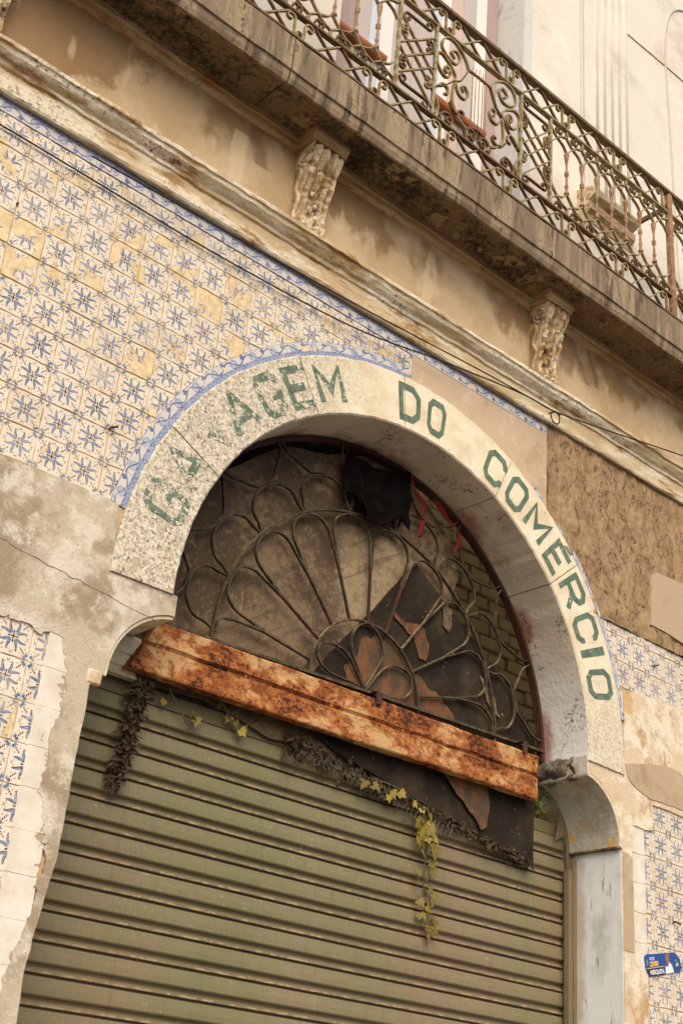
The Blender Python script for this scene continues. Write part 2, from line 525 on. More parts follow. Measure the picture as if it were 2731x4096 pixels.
M['stem'] = b.fin(b.mix(b.noise(60, 3), c(84, 92, 76), c(96, 82, 62)), 0.8)
b = B('galvanised_wire')
M['wire'] = b.fin(c(120, 124, 116), 0.5, metal=0.6)

b = B('jamb_paint')
x, y, z = b.xyz(b.pos)
n1 = b.noise(6, 6, 0.65, v=b.scl(b.pos, (1, 1, 0.5)))
col = b.mix(n1.step(0.4, 0.68), c(218, 224, 226), c(186, 188, 186))
red = (y - 0.2 + (b.noise(5, 4) - 0.5) * 0.16).step(0.0, 0.06)
col = b.mix(red * 0.5, col, c(160, 122, 108))
gr = (y - 0.275).step(0.0, 0.012)
col = b.mix(gr, col, c(120, 138, 124))
drip = b.noise(12, 6, 0.7, v=b.scl(b.pos, (1, 2.2, 0.5), (3, 3, 1))).step(0.6, 0.66)
col = b.mix(drip * 0.65, col, c(92, 80, 66))
M['jamb'] = b.fin(col, 0.35, n1, 0.002, spec=0.5)

b = B('cove_paint')
n1 = b.noise(9, 6, 0.65)
col = b.mix(n1.step(0.4, 0.65), c(196, 194, 184), c(172, 164, 148))
col = b.mix(b.noise(7, 6, 0.6, v=b.scl(b.pos, (1, 1, 0.7), (1, 4, 2))).step(0.57, 0.6), col, c(206, 168, 108))
col = b.mix(b.noise(26, 5, 0.7).step(0.62, 0.68) * 0.7, col, c(104, 94, 78))
M['cove'] = b.fin(col, 0.75, n1 + b.noise(40, 3), 0.004)


def flat(name, col, rough=0.6, var=0.1):
    b = B(name)
    return b.fin(b.hsv(col, (1 - var) + b.noise(20, 4, v=b.scl(b.pos, (1, 1, 0.2))) * var * 2), rough, b.noise(40, 3, v=b.scl(b.pos, (1, 1, 0.1))), 0.001)


M['board_grey'] = flat('board_grey', c(186, 176, 172))
M['board_pink'] = flat('board_pink', c(204, 178, 168))
M['board_blue'] = flat('board_blue', c(196, 204, 216))
M['board_white'] = flat('board_white', c(224, 220, 216))
M['board_mauve'] = flat('board_mauve', c(166, 146, 142))
M['red_wood'] = flat('red_wood', c(164, 94, 62), var=0.25)
M['reveal_grey'] = plaster('reveal_grey', c(206, 206, 204), c(150, 150, 148), c(216, 214, 210), 4, 0.002)
M['dust_blue'] = plaster('dust_blue', c(208, 206, 204), c(194, 194, 196), c(214, 214, 216), 3, 0.001)
M['seam_grey'] = flat('seam_grey', c(190, 182, 172))
M['st_blue'] = flat('sticker_blue', c(46, 76, 146), 0.4, 0.03)
M['st_navy'] = flat('sticker_navy', c(34, 42, 88), 0.4, 0.03)
M['st_yellow'] = flat('sticker_yellow', c(240, 196, 74), 0.4, 0.03)
M['st_white'] = flat('sticker_white', c(232, 230, 226), 0.4, 0.03)
M['st_teal'] = flat('sticker_teal', c(70, 160, 170), 0.4, 0.03)
M['st_skin'] = flat('sticker_skin', c(150, 104, 84), 0.4, 0.05)
b = B('old_brick')
M['brick'] = b.fin(b.mix(b.rnd, b.mix(b.noise(20, 4), c(230, 214, 168), c(214, 192, 142)), b.mix(b.noise(20, 4), c(236, 222, 184), c(200, 172, 130))), 0.95, b.noise(40, 5), 0.006)


# ---------------------------------------------------------------- object helpers
def mobj(name, verts, faces, mat, parent=None, smooth=False, idx=None):
    me = bpy.data.meshes.new(name)
    me.from_pydata([tuple(v) for v in verts], [], [tuple(f) for f in faces])
    mats = mat if isinstance(mat, (list, tuple)) else [mat]
    for m in mats:
        me.materials.append(M[m])
    if idx:
        me.polygons.foreach_set('material_index', idx)
    bm = bmesh.new()
    bm.from_mesh(me)
    bmesh.ops.recalc_face_normals(bm, faces=bm.faces)
    bm.to_mesh(me)
    bm.free()
    if smooth:
        me.polygons.foreach_set('use_smooth', [True] * len(me.polygons))
    return link(name, me, parent)


def link(name, me, parent=None, loc=None):
    o = bpy.data.objects.new(name, me)
    COL.objects.link(o)
    if parent is not None:
        o.parent = parent
        o.matrix_parent_inverse = PINV.get(parent.name, Matrix.Identity(4))
    if loc is not None:
        o.location = loc
    return o


PINV = {}


def thing(name, loc, label, cat, group=None):
    o = bpy.data.objects.new(name, None)
    COL.objects.link(o)
    o.location = loc
    o.empty_display_size = 0.1
    PINV[o.name] = Matrix.Translation(loc).inverted()
    tag(o, label, cat, group)
    return o


def tag(o, label, cat, group=None):
    o['label'] = label
    o['category'] = cat
    if group:
        o['group'] = group
    return o


def box(x0, x1, y0, y1, z0, z1):
    v = [(x, y, z) for x in (x0, x1) for y in (y0, y1) for z in (z0, z1)]
    f = [(0, 1, 3, 2), (4, 6, 7, 5), (0, 4, 5, 1), (2, 3, 7, 6), (0, 2, 6, 4), (1, 5, 7, 3)]
    return v, f


def addbox(name, d, mat, parent, bev=0.0):
    v, f = box(*d)
    o = mobj(name, v, f, mat, parent)
    if bev:
        bevel(o, bev)
    return o


def bevel(o, w, seg=1):
    bm = bmesh.new()
    bm.from_mesh(o.data)
    bmesh.ops.bevel(bm, geom=bm.edges[:], offset=w, segments=seg, affect='EDGES', profile=0.7)
    bm.to_mesh(o.data)
    bm.free()


def wavy(pts, amp, step=0.03, seed=0.0, closed=True):
    """subdivide an XZ outline and roughen it"""
    out = []
    n = len(pts)
    for i in range(n if closed else n - 1):
        a, b2 = pts[i], pts[(i + 1) % n]
        k = max(1, int(hypot(b2[0] - a[0], b2[1] - a[1]) / step))
        for j in range(k):
            t = j / k
            x, z = a[0] + (b2[0] - a[0]) * t, a[1] + (b2[1] - a[1]) * t
            d = noise.noise_vector(Vector((x * 14 + seed, z * 14, seed))) + noise.noise_vector(Vector((x * 45 + seed, z * 45, seed))) * 0.7 + noise.noise_vector(Vector((x * 120 + seed, z * 120, seed))) * 0.35
            out.append((x + d[0] * amp, z + d[2] * amp))
    if not closed:
        out.append(pts[-1])
    return out


def sheet(name, outline, y0, y1, mat, parent=None, holes=(), idx_side=None):
    """polygon in XZ (with holes) given thickness from y0 (front) to y1"""
    loops = [outline] + list(holes)
    flat_pts = [p for l in loops for p in l]
    tris = tessellate_polygon([[Vector((p[0], p[1], 0)) for p in l] for l in loops])
    n = len(flat_pts)
    v = [(p[0], y0, p[1]) for p in flat_pts] + [(p[0], y1, p[1]) for p in flat_pts]
    f = [tuple(t) for t in tris] + [tuple(i + n for i in reversed(t)) for t in tris]
    nt = len(f)
    k = 0
    for l in loops:
        m = len(l)
        for i in range(m):
            a, b2 = k + i, k + (i + 1) % m
            f.append((a, b2, b2 + n, a + n))
        k += m
    idx = None
    if idx_side is not None:
        idx = [0] * nt + [idx_side] * (len(f) - nt)
    return mobj(name, v, f, mat, parent, idx=idx)


def extrude_x(name, prof, x0, x1, mat, parent=None, nseg=1, jit=0.0, closed=True, tilt=0.0):
    v, f = [], []
    m = len(prof)
    for i in range(nseg + 1):
        x = x0 + (x1 - x0) * i / nseg
        for (y, z) in prof:
            d = noise.noise_vector(Vector((x * 5, y * 20, z * 20))) * jit + noise.noise_vector(Vector((x * 21, y * 30, z * 30))) * jit * 0.6
            v.append((x, y + d[1], z + d[2] + tilt * (x - x0)))
    for i in range(nseg):
        for j in range(m if closed else m - 1):
            a, b2 = i * m + j, i * m + (j + 1) % m
            f.append((a, b2, b2 + m, a + m))
    if closed:
        tr = tessellate_polygon([[Vector((p[0], p[1], 0)) for p in prof]])
        f += [tuple(t) for t in tr] + [tuple(i + nseg * m for i in t) for t in tr]
    return mobj(name, v, f, mat, parent)


def ribbon(name, pts, y, w, t, mat, parent=None, closed=False, yfn=None):
    """flat iron bar bent in the XZ plane: w deep (y), t thick"""
    n = len(pts)
    v, f = [], []
    for i in range(n):
        a = pts[i - 1] if (i > 0 or closed) else pts[0]
        b2 = pts[(i + 1) % n] if (i < n - 1 or closed) else pts[-1]
        dx, dz = b2[0] - a[0], b2[1] - a[1]
        l = hypot(dx, dz) or 1
        nx, nz = -dz / l * t / 2, dx / l * t / 2
        yy = y if yfn is None else y + yfn(i / (n - 1))
        for s, d in ((1, -1), (1, 1), (-1, 1), (-1, -1)):
            v.append((pts[i][0] + s * nx, yy + d * w / 2, pts[i][1] + s * nz))
    for i in range(n if closed else n - 1):
        for j in range(4):
            a, b2 = i * 4 + j, i * 4 + (j + 1) % 4
            k = ((i + 1) % n) * 4
            f.append((a, b2, k + (j + 1) % 4, k + j))
    if not closed:
        f += [(3, 2, 1, 0), tuple((n - 1) * 4 + j for j in range(4))]
    return mobj(name, v, f, mat, parent)


def tube_geo(pts, r, n=6, taper=None):
    v, f = [], []
    pts = [Vector(p) for p in pts]
    for i, p in enumerate(pts):
        d = (pts[min(i + 1, len(pts) - 1)] - pts[max(i - 1, 0)]).normalized()
        u = d.cross(Vector((0.31, 0.9, 0.2))).normalized()
        w = d.cross(u)
        rr = r if taper is None else r * taper(i / (len(pts) - 1))
        for k in range(n):
            a = 2 * pi * k / n
            v.append(p + (u * cos(a) + w * sin(a)) * rr)
    for i in range(len(pts) - 1):
        for k in range(n):
            f.append((i * n + k, i * n + (k + 1) % n, (i + 1) * n + (k + 1) % n, (i + 1) * n + k))
    f += [tuple(range(n))[::-1], tuple((len(pts) - 1) * n + k for k in range(n))]
    return v, f


def tube(name, pts, r, mat, parent=None, n=6, taper=None):
    v, f = tube_geo(pts, r, n, taper)
    return mobj(name, v, f, mat, parent, smooth=True)


def lathe(prof, n=10):
    v, f = [], []
    for (r, z) in prof:
        for k in range(n):
            a = 2 * pi * k / n
            v.append((r * cos(a), r * sin(a), z))
    for i in range(len(prof) - 1):
        for k in range(n):
            f.append((i * n + k, i * n + (k + 1) % n, (i + 1) * n + (k + 1) % n, (i + 1) * n + k))
    f += [tuple(range(n))[::-1], tuple((len(prof) - 1) * n + k for k in range(n))]
    return v, f


def arc(cx, cz, r, a0, a1, n=24):
    return [(cx + r * cos(radians(a0 + (a1 - a0) * i / n)), cz + r * sin(radians(a0 + (a1 - a0) * i / n))) for i in range(n + 1)]


def bez(p, n=16):
    out = []
    for i in range(n + 1):
        t = i / n
        q = list(p)
        while len(q) > 1:
            q = [(a[0] + (b2[0] - a[0]) * t, a[1] + (b2[1] - a[1]) * t) for a, b2 in zip(q, q[1:])]
        out.append(q[0])
    return out


def smooth_pts(p, n=6, closed=False):
    """Catmull-Rom through points"""
    out = []
    m = len(p)
    for i in range(m - 1 if not closed else m):
        p0 = p[i - 1] if i > 0 or closed else p[0]
        p1, p2 = p[i], p[(i + 1) % m]
        p3 = p[(i + 2) % m] if (i + 2 < m or closed) else p[-1]
        for k in range(n):
            t = k / n
            out.append(tuple(0.5 * (2 * b2 + (c2 - a) * t + (2 * a - 5 * b2 + 4 * c2 - d) * t * t + (3 * b2 - a - 3 * c2 + d) * t ** 3) for a, b2, c2, d in zip(p0, p1, p2, p3)))
    if not closed:
        out.append(tuple(p[-1]))
    return out


# ---------------------------------------------------------------- dimensions (metres; facade plane y = 0, street at y < 0)
CX, CZ, RO, RI = 2.252, 3.474, 1.521, 1.238        # arch centre and radii
JL, JR = 0.731, 3.746                               # jamb faces
DEEP = 0.300                                        # reveal depth
COVE_R = 0.282
CL, CR = (1.078, 3.095), (3.447, 3.095)               # centres of the two shoulder coves
T = 0.14                                            # tile pitch
TZ = 5.0708                                         # centre height of the top row of tiles

# ---------------------------------------------------------------- ground
g = mobj('street', *[[(-400, -400, -0.12), (400, -400, -0.12), (400, -1.8, -0.12), (-400, -1.8, -0.12)], [(0, 1, 2, 3)]], 'asphalt')
g['kind'] = 'structure'
g = mobj('pavement', *box(-400, 400, -1.8, 0.0, -0.4, 0.0), 'ground')
g['kind'] = 'structure'
g = mobj('ground', [(-400, 0.0, -0.004), (400, 0.0, -0.004), (400, 400, -0.004), (-400, 400, -0.004)], [(0, 1, 2, 3)], 'ground')
g['kind'] = 'structure'

# ---------------------------------------------------------------- the building
bld = thing('building', (CX, 0, 0), 'old tiled commercial building with a lettered stone arch and a balcony above', 'building')

# main wall with the doorway cut out of it
open_pts = [(0.676, 0), (0.676, 2.1), (0.715, 2.45), (JL - 0.004, 3.02)] + arc(CL[0], CL[1], 0.30, 180, 100, 8) + [(1.0, 3.44)] + \
    arc(CX, CZ, 1.40, 180, 0, 40) + [(3.53, 3.44)] + arc(CR[0], CR[1], 0.30, 80, 0, 8) + [(JR + 0.03, 3.02), (JR + 0.03, 0)]
wall = sheet('wall', [(-3, 0)] + open_pts + [(5.5, 0), (5.5, 6.0), (-3, 6.0)], 0.0, 0.28, 'mortar', bld)

# --- voussoirs
joints = [180.3, 153.6, 120.9, 95.4, 65.4, 40.6, -1.2]
archp = mobj('arch_bed', *(lambda p: ([(a[0], 0.02, a[1]) for a in p] + [(a[0], 0.29, a[1]) for a in p], [(i, i + 1, i + 1 + len(p), i + len(p)) for i in range(len(p) - 1)]))(arc(CX, CZ, RI + 0.012, 181, -1, 60)), 'mortar', bld)
for k in range(6):
    a0, a1 = joints[k] - (0.12 if k else 0), joints[k + 1] + (0.12 if k < 5 else 0)
    n = 18
    yf = -0.022 - 0.0006 * (k % 2)
    v, f, idx = [], [], []
    for i in range(n + 1):
        a = radians(a0 + (a1 - a0) * i / n)
        e = [noise.noise(Vector((a * 30, s * 7.0, 3.3))) * 0.004 + noise.noise(Vector((a * 90, s * 7.0, 9.3))) * 0.002 for s in (0, 1)]
        ro, ri = RO + e[0], RI + e[1]
        for (r, y) in ((ro, yf + 0.006), (ro - 0.006, yf), (ri + 0.007, yf), (ri, yf + 0.007), (ri, DEEP), (ro, DEEP)):
            v.append((CX + r * cos(a), y, CZ + r * sin(a)))
    for i in range(n):
        for j in range(6):
            f.append((i * 6 + j, i * 6 + (j + 1) % 6, (i + 1) * 6 + (j + 1) % 6, (i + 1) * 6 + j))
            idx.append(1 if j == 3 else 0)
    f += [tuple(range(6)), tuple(n * 6 + j for j in range(6))]
    idx += [0, 0]
    mobj('voussoir', v, f, ['arch_stone', 'intrados_stone'], archp, idx=idx)

# --- painted lettering: strokes in letter boxes (0..1 wide, 0..1 high), bent round the arch
GL = {
    'G': [[(0.95, 0.72), (0.95, 0.85), (0.8, 1), (0.2, 1), (0.05, 0.85), (0.05, 0.15), (0.2, 0), (0.8, 0), (0.95, 0.15), (0.95, 0.45), (0.55, 0.45)]],
    'A': [[(0, 0), (0.5, 1), (1, 0)], [(0.2, 0.32), (0.8, 0.32)]],
    'R': [[(0.08, 0), (0.08, 1), (0.75, 1), (0.95, 0.85), (0.95, 0.62), (0.75, 0.48), (0.08, 0.48)], [(0.5, 0.48), (0.95, 0)]],
    'E': [[(0.95, 1), (0.08, 1), (0.08, 0), (0.95, 0)], [(0.08, 0.5), (0.75, 0.5)]],
    'M': [[(0.05, 0), (0.05, 1), (0.5, 0.35), (0.95, 1), (0.95, 0)]],
    'D': [[(0.08, 0), (0.08, 1), (0.65, 1), (0.93, 0.78), (0.93, 0.22), (0.65, 0), (0.08, 0)]],
    'O': [[(0.25, 0), (0.07, 0.18), (0.07, 0.82), (0.25, 1), (0.75, 1), (0.93, 0.82), (0.93, 0.18), (0.75, 0), (0.25, 0)]],
    'C': [[(0.93, 0.72), (0.93, 0.84), (0.75, 1), (0.25, 1), (0.07, 0.82), (0.07, 0.18), (0.25, 0), (0.75, 0), (0.93, 0.16), (0.93, 0.28)]],
    'I': [[(0.5, 0), (0.5, 1)]],
}
TXT = [('G', 166.0, 5.6, 0.50), ('A', 157.7, 6.0, 0.50), ('R', 149.4, 5.6, 0.46), ('A', 140.9, 6.6, 0.515), ('G', 132.2, 5.4, 0.52), ('E', 124.6, 6.0, 0.56), ('M', 116.4, 6.6, 0.58),
       ('D', 95.0, 5.6, 0.72), ('O', 87.4, 4.7, 0.72), ('C', 69.0, 5.6, 0.68), ('O', 61.3, 5.4, 0.70), ('M', 53.2, 6.4, 0.62), ('E', 44.6, 5.6, 0.60), ('R', 36.6, 6.0, 0.62), ('C', 28.3, 5.6, 0.62), ('I', 22.9, 2.0, 0.62), ('O', 16.0, 6.0, 0.60)]


def letter_geo(strokes, place, wd, n_sub=0.06):
    """strokes widened to wd (in letter-box height units) and placed by place(u, v); mitred joints"""
    V, F = [], []
    for si, st in enumerate(strokes):
        closed = st[0] == st[-1]
        p = st[:-1] if closed else st
        m = len(p)
        ring = []
        for i in range(m):
            a = p[i - 1] if (i or closed) else None
            d = p[(i + 1) % m] if (i < m - 1 or closed) else None
            def nn(s, e):
                dx, dz = e[0] - s[0], e[1] - s[1]
                l = hypot(dx, dz)
                return (-dz / l, dx / l)
            n1 = nn(a, p[i]) if a else nn(p[i], d)
            n2 = nn(p[i], d) if d else n1
            bx, bz = n1[0] + n2[0], n1[1] + n2[1]
            k = 2.0 / max(0.55, (bx * bx + bz * bz))
            k = min(k, 1.8)
            ring.append(((p[i][0] + bx * k * wd / 2, p[i][1] + bz * k * wd / 2), (p[i][0] - bx * k * wd / 2, p[i][1] - bz * k * wd / 2)))
        segs = m if closed else m - 1
        for i in range(segs):
            A, C2 = ring[i], ring[(i + 1) % m]
            ln = hypot(p[(i + 1) % m][0] - p[i][0], p[(i + 1) % m][1] - p[i][1])
            q = max(1, int(ln / n_sub))
            b0 = len(V)
            for j in range(q + 1):
                t = j / q
                for s in (0, 1):
                    
                    q3 = place(A[s][0] + (C2[s][0] - A[s][0]) * t, A[s][1] + (C2[s][1] - A[s][1]) * t)
                    V.append((q3[0], q3[1] - 0.0016 * si - 0.00012 * i, q3[2]))
            for j in range(q):
                F.append((b0 + 2 * j, b0 + 2 * j + 1, b0 + 2 * j + 3, b0 + 2 * j + 2))
    return V, F


RB, RT = 1.280, 1.478
for ch, ac, wdt, keep in TXT:
    ac = math.degrees(atan2(3.486 + 1.385 * sin(radians(ac)) - CZ, 2.273 + 1.385 * cos(radians(ac)) - CX))
    def place(u, v, ac=ac, wdt=wdt):
        # box aspect: wdt degrees wide at mid radius
        r = RB + 0.016 + (RT - RB - 0.032) * v
        a = radians(ac - wdt * (u - 0.5) * (1 if ch != 'I' else 0.4))
        return (CX + r * cos(a), -0.0234, CZ + r * sin(a))
    strokes = [[(x, z) for x, z in s] for s in GL[ch]]
    if ch == 'E' and ac < 90:
        pass
    V, F = letter_geo(strokes, place, 0.215 if ch != 'I' else 0.30)
    if ch == 'I':
        V, F = letter_geo([[(0.5, 0.0), (0.5, 1.0)]], lambda u, v, ac=ac: (CX + (RB + (RT - RB) * v) * cos(radians(ac - 4.5 * (u - 0.5))), -0.0234, CZ + (RB + (RT - RB) * v) * sin(radians(ac - 4.5 * (u - 0.5)))), 0.40)
    if ch == 'E' and ac < 90:
        V2, F2 = letter_geo([[(0.32, 1.165), (0.72, 1.215)]], place, 0.085)
        F += [tuple(i + len(V) for i in q) for q in F2]
        V += V2
    o = mobj('letter', V, F, 'letter_paint', archp)
    o.color = (keep, 0, 0, 1)

# --- shoulders (cove stones under the springing) and jambs
shR = [(3.485, 3.472), (3.488, 3.38)] + arc(CR[0], CR[1], COVE_R, 81, 3, 14) + [(3.731, 3.08), (3.795, 3.08), (3.795, 3.472)]
sheet('shoulder_stone', shR, -0.012, DEEP, ['pale_plaster', 'cove'], bld, idx_side=1)
shL = [(CL[0] + CR[0] - x, z) for x, z in shR][::-1]
sheet('shoulder_stone', shL, -0.004, DEEP, ['cream_stone', 'cream_stone'], bld, idx_side=1)
# broken grey mortar lump at the right springing
v, f = [], []
nu, nv = 16, 14
for i in range(nu + 1):
    for j in range(nv + 1):
        y = 0.06 + (DEEP - 0.04) * i / nu
        a = pi * j / nv
        x = 3.522 - 0.062 * sin(a) * (0.75 + 0.3 * i / nu)
        z = 3.425 - 0.06 * cos(a)
        d = noise.noise_vector(Vector((x * 18, y * 18, z * 18))) * 0.026 + noise.noise_vector(Vector((x * 50, y * 50, z * 50))) * 0.012
        v.append((x + d[0], y + d[1], z + d[2]))
for i in range(nu):
    for j in range(nv):
        k = i * (nv + 1) + j
        f.append((k, k + 1, k + nv + 2, k + nv + 1))
mobj('mortar_lump', v, f, 'grey_mortar', bld, smooth=True)
# right jamb facing, set back a little under the shoulder, left jamb
sheet('jamb_facing', [(JR, 0), (JR, 3.07), (JR + 0.06, 3.07), (JR + 0.06, 0)], -0.006, DEEP, 'jamb', bld)
sheet('jamb_facing', [(0.62, 0), (0.680, 0), (0.680, 2.1), (0.718, 2.45), (0.726, 3.03), (0.62, 3.03)], 0.003, DEEP, 'cream_stone', bld)
addbox('shoulder_lip', (JR - 0.024, JR + 0.05, -0.010, DEEP - 0.01, 3.0705, 3.0795), 'soffit', bld)
extrude_x('moulding_stub', [(0.262, 3.205), (0.262, 3.235), (0.252, 3.24), (0.250, 3.285), (0.242, 3.29), (0.240, 3.352), (0.262, 3.372), (0.300, 3.372), (0.300, 3.205)], 0.79, 1.10, 'cream_stone', bld, 10, 0.002)
# stone nub at the foot of the left shoulder
v, f = box(0.712, 0.776, -0.018, 0.05, 3.03, 3.088)
o = mobj('stone_nub', v, f, 'pale_plaster', bld)
bevel(o, 0.018, 3)

# --- plaster skins -----------------------------------------------------------
zone = [(-0.9, 3.17), (0.386, 3.170), (0.430, 3.176), (0.476, 3.170), (0.505, 3.160), (0.538, 3.170), (0.597, 3.150), (0.625, 3.064), (0.644, 3.02), (0.641, 2.936), (0.634, 2.871), (0.626, 2.80), (0.626, 2.736),
        (0.625, 2.62), (0.659, 2.463), (0.685, 2.466), (0.67, 2.298), (0.654, 2.24), (0.633, 2.123), (0.615, 2.011), (0.59, 1.85), (0.60, 1.5), (-0.9, 1.5)]
left_out = [(-3, 0), (0.682, 0)] + wavy([(0.683, 0.05), (0.683, 1.9), (0.679, 2.05), (0.687, 2.16), (0.706, 2.30), (0.723, 2.43), (0.728, 2.73), (0.731, 3.025), (0.735, 3.035), (0.768, 3.05)], 0.004, 0.03, 1, False) + \
    arc(CL[0], CL[1], COVE_R + 0.014, 174, 103, 10) + [(1.036, 3.385), (1.036, 3.468)]
left_out += [(0.738, 3.468)] + [(0.735, 3.56), (0.728, 3.65)] + wavy([(0.715, 3.735), (0.60, 3.742), (0.3, 3.738), (0.0, 3.742), (-0.5, 3.738)], 0.008, 0.03, 2, False) + [(-3, 3.74)]
sheet('cement_render', left_out, -0.0125, -0.0005, 'cement', bld, holes=[wavy(zone, 0.022, 0.010, 5)[::-1]])

cr = []
for k in range(60):
    t = k / 59
    x = -0.05 + 1.02 * t
    cr.append((x, 3.47 - 0.13 * t + 0.012 * noise.noise(Vector((x * 9, 1, 0))) + 0.008 * noise.noise(Vector((x * 30, 5, 0)))))
ribbon('crack', cr, -0.0128, 0.0016, 0.0022, 'grey_mortar', bld)
# right: smooth patch beside the arch
p1 = [(2.17, 5.0)] + arc(CX, CZ, RO - 0.02, 92, 50, 14) + [(3.174, 4.74)]
p1 = p1 + wavy([(3.174, 4.76), (3.18, 5.13)], 0.004, 0.03, 3, False) + [(3.18, 5.235), (2.17, 5.235)]
sheet('smooth_patch', p1, -0.0065, -0.0005, 'smooth_plaster', bld)
# rough hacked wall: real relief
v, f = [], []
x0, x1, z0, z1, nx, nz = 3.02, 4.78, 4.24, 5.24, 150, 90
for i in range(nx + 1):
    for j in range(nz + 1):
        x, z = x0 + (x1 - x0) * i / nx, z0 + (z1 - z0) * j / nz
        q = Vector((x * 7 + z * 3, 1.3, z * 4 - x * 2))
        hgt = noise.fractal(q, 0.8, 2.2, 6) * 0.017 + noise.noise(Vector((x * 50 + z * 18, 4, z * 26 - x * 9))) * 0.005 + (0.5 - abs(noise.noise(Vector((x * 9 + z * 4, 8, z * 5 - x * 2))))) * 0.008
        v.append((x, min(-0.0015 - 0.002 * abs(noise.noise(Vector((x * 40, 2, z * 40)))), -0.010 - hgt * 0.9), z))
for i in range(nx):
    for j in range(nz):
        k = i * (nz + 1) + j
        if hypot(v[k][0] - CX, v[k][2] - CZ) > RO - 0.06 and v[k][2] < 5.225 and v[k][0] > 3.163:
            f.append((k, k + nz + 1, k + nz + 2, k + 1))
mobj('hacked_wall', v, f, 'rubble', bld, smooth=True)
p2 = wavy([(4.022, 4.33), (4.03, 4.48), (4.042, 4.634), (4.098, 4.664), (4.25, 4.676), (4.38, 4.687), (4.385, 4.95), (4.40, 5.10), (4.40, 5.235)], 0.006, 0.03, 8, False) + [(5.48, 5.235), (5.48, 4.30), (4.3, 4.316), (4.15, 4.33)]
sheet('smooth_patch', p2, -0.026, -0.0008, 'brown_plaster', bld)
p3 = wavy([(3.79, 3.775), (3.86, 3.775), (3.862, 3.905), (4.0, 3.912), (4.17, 3.92), (4.33, 3.925), (4.6, 3.93)], 0.005, 0.03, 4, False) + [(5.48, 3.93), (5.48, 3.30)] + \
    wavy([(4.5, 3.30), (4.30, 3.34), (4.16, 3.348), (4.006, 3.345), (4.003, 3.215), (3.937, 3.205), (3.84, 3.21), (3.825, 3.06), (3.835, 2.85), (3.83, 2.56), (3.86, 2.55), (3.93, 2.515), (3.932, 2.30), (3.938, 2.0)], 0.004, 0.03, 6, False) + \
    [(3.938, 0), (JR + 0.002, 0), (JR + 0.004, 3.066), (3.737, 3.085)] + arc(CR[0], CR[1], COVE_R + 0.02, 0, 78, 10) + [(3.508, 3.39), (3.506, 3.455), (3.775, 3.455)]
sheet('pale_render', p3, -0.0135, -0.0006, 'pale_plaster', bld)
p4 = wavy([(3.785, 3.50), (3.95, 3.545), (4.12, 3.575), (4.25, 3.57), (4.34, 3.53), (4.8, 3.50), (5.4, 3.5), (5.4, 3.36), (4.8, 3.36), (4.35, 3.37), (4.16, 3.375), (3.99, 3.37), (3.86, 3.40), (3.80, 3.44)], 0.006, 0.03, 11)
sheet('smooth_patch', p4, -0.0175, -0.0007, 'brown_plaster', bld)
p5 = [(JR + 0.006, 2.60)] + wavy([(3.826, 2.60), (3.826, 3.04), (3.79, 3.060)], 0.003, 0.03, 12, False) + [(JR + 0.006, 3.060)]
sheet('cement_strip', p5, -0.0165, -0.0009, 'brown_plaster', bld)
p6 = wavy([(JR + 0.006, 0.1), (3.936, 0.1), (3.934, 2.30), (3.922, 2.51), (3.86, 2.545), (3.81, 2.565), (JR + 0.006, 2.58)], 0.004, 0.03, 13)
sheet('lime_patch', p6, -0.0082, -0.0011, 'white_lime', bld)

# --- tiles: individual pieces, shared meshes
tile_meshes = []
for k in range(5):
    rnd = random.Random(k + 20)
    half = 0.0675
    out = []
    for s in range(4):
        ax = [(-1, -1), (1, -1), (1, 1), (-1, 1)][s]
        bx = [(1, -1), (1, 1), (-1, 1), (-1, -1)][s]
        ch = rnd.uniform(0.002, 0.006)
        for t in (0.02, 0.2, 0.36, 0.52, 0.68, 0.84, 0.98):
            x = ax[0] + (bx[0] - ax[0]) * t
            z = ax[1] + (bx[1] - ax[1]) * t
            out.append((x * half + rnd.uniform(-0.0024, 0.0012), z * half + rnd.uniform(-0.0024, 0.0012)))
    n = len(out)
    v = [(x * 0.985, -0.0050, z * 0.985) for x, z in out] + [(x, -0.0040, z) for x, z in out] + [(x, 0.0, z) for x, z in out]
    f = [tuple(range(n))]
    for i in range(n):
        j = (i + 1) % n
        f += [(i, j, j + n, i + n), (i + n, j + n, j + 2 * n, i + 2 * n)]
    me = bpy.data.meshes.new('tile')
    me.from_pydata(v, [], f)
    me.materials.append(M['tile'])
    bm = bmesh.new(); bm.from_mesh(me); bmesh.ops.recalc_face_normals(bm, faces=bm.faces); bm.to_mesh(me); bm.free()
    tile_meshes.append(me)

WEAR = {(7, -2): 0.42, (8, -1): 0.31, (8, -3): 0.36, (5, -2): 0.30, (1, -4): 0.40, (3, -3): 0.34, (2, -6): 0.27, (2, -4): 0.30, (2, -5): 0.26, (4, -2): 0.33, (5, -4): 0.31, (0, -3): 0.52, (1, -3): 0.40, (0, 0): 0.28, (2, -2): 0.31, (9, -3): 0.28, (6, -1): 0.27, (14, 0): 0.26, (10, -2): 0.25}
rt = random.Random(3)


def put_tile(x, z, wear, ink, tone, parent, yo=0.0):
    o = link('tile', tile_meshes[rt.randrange(5)], parent, (x + rt.uniform(-0.001, 0.001), yo + rt.uniform(-0.0012, 0.0006), z + rt.uniform(-0.001, 0.001)))
    o.rotation_euler = (rt.uniform(-0.012, 0.012), rt.uniform(-0.008, 0.008), rt.uniform(-0.012, 0.012))
    o.color = (wear, ink, tone, 1)
    return o


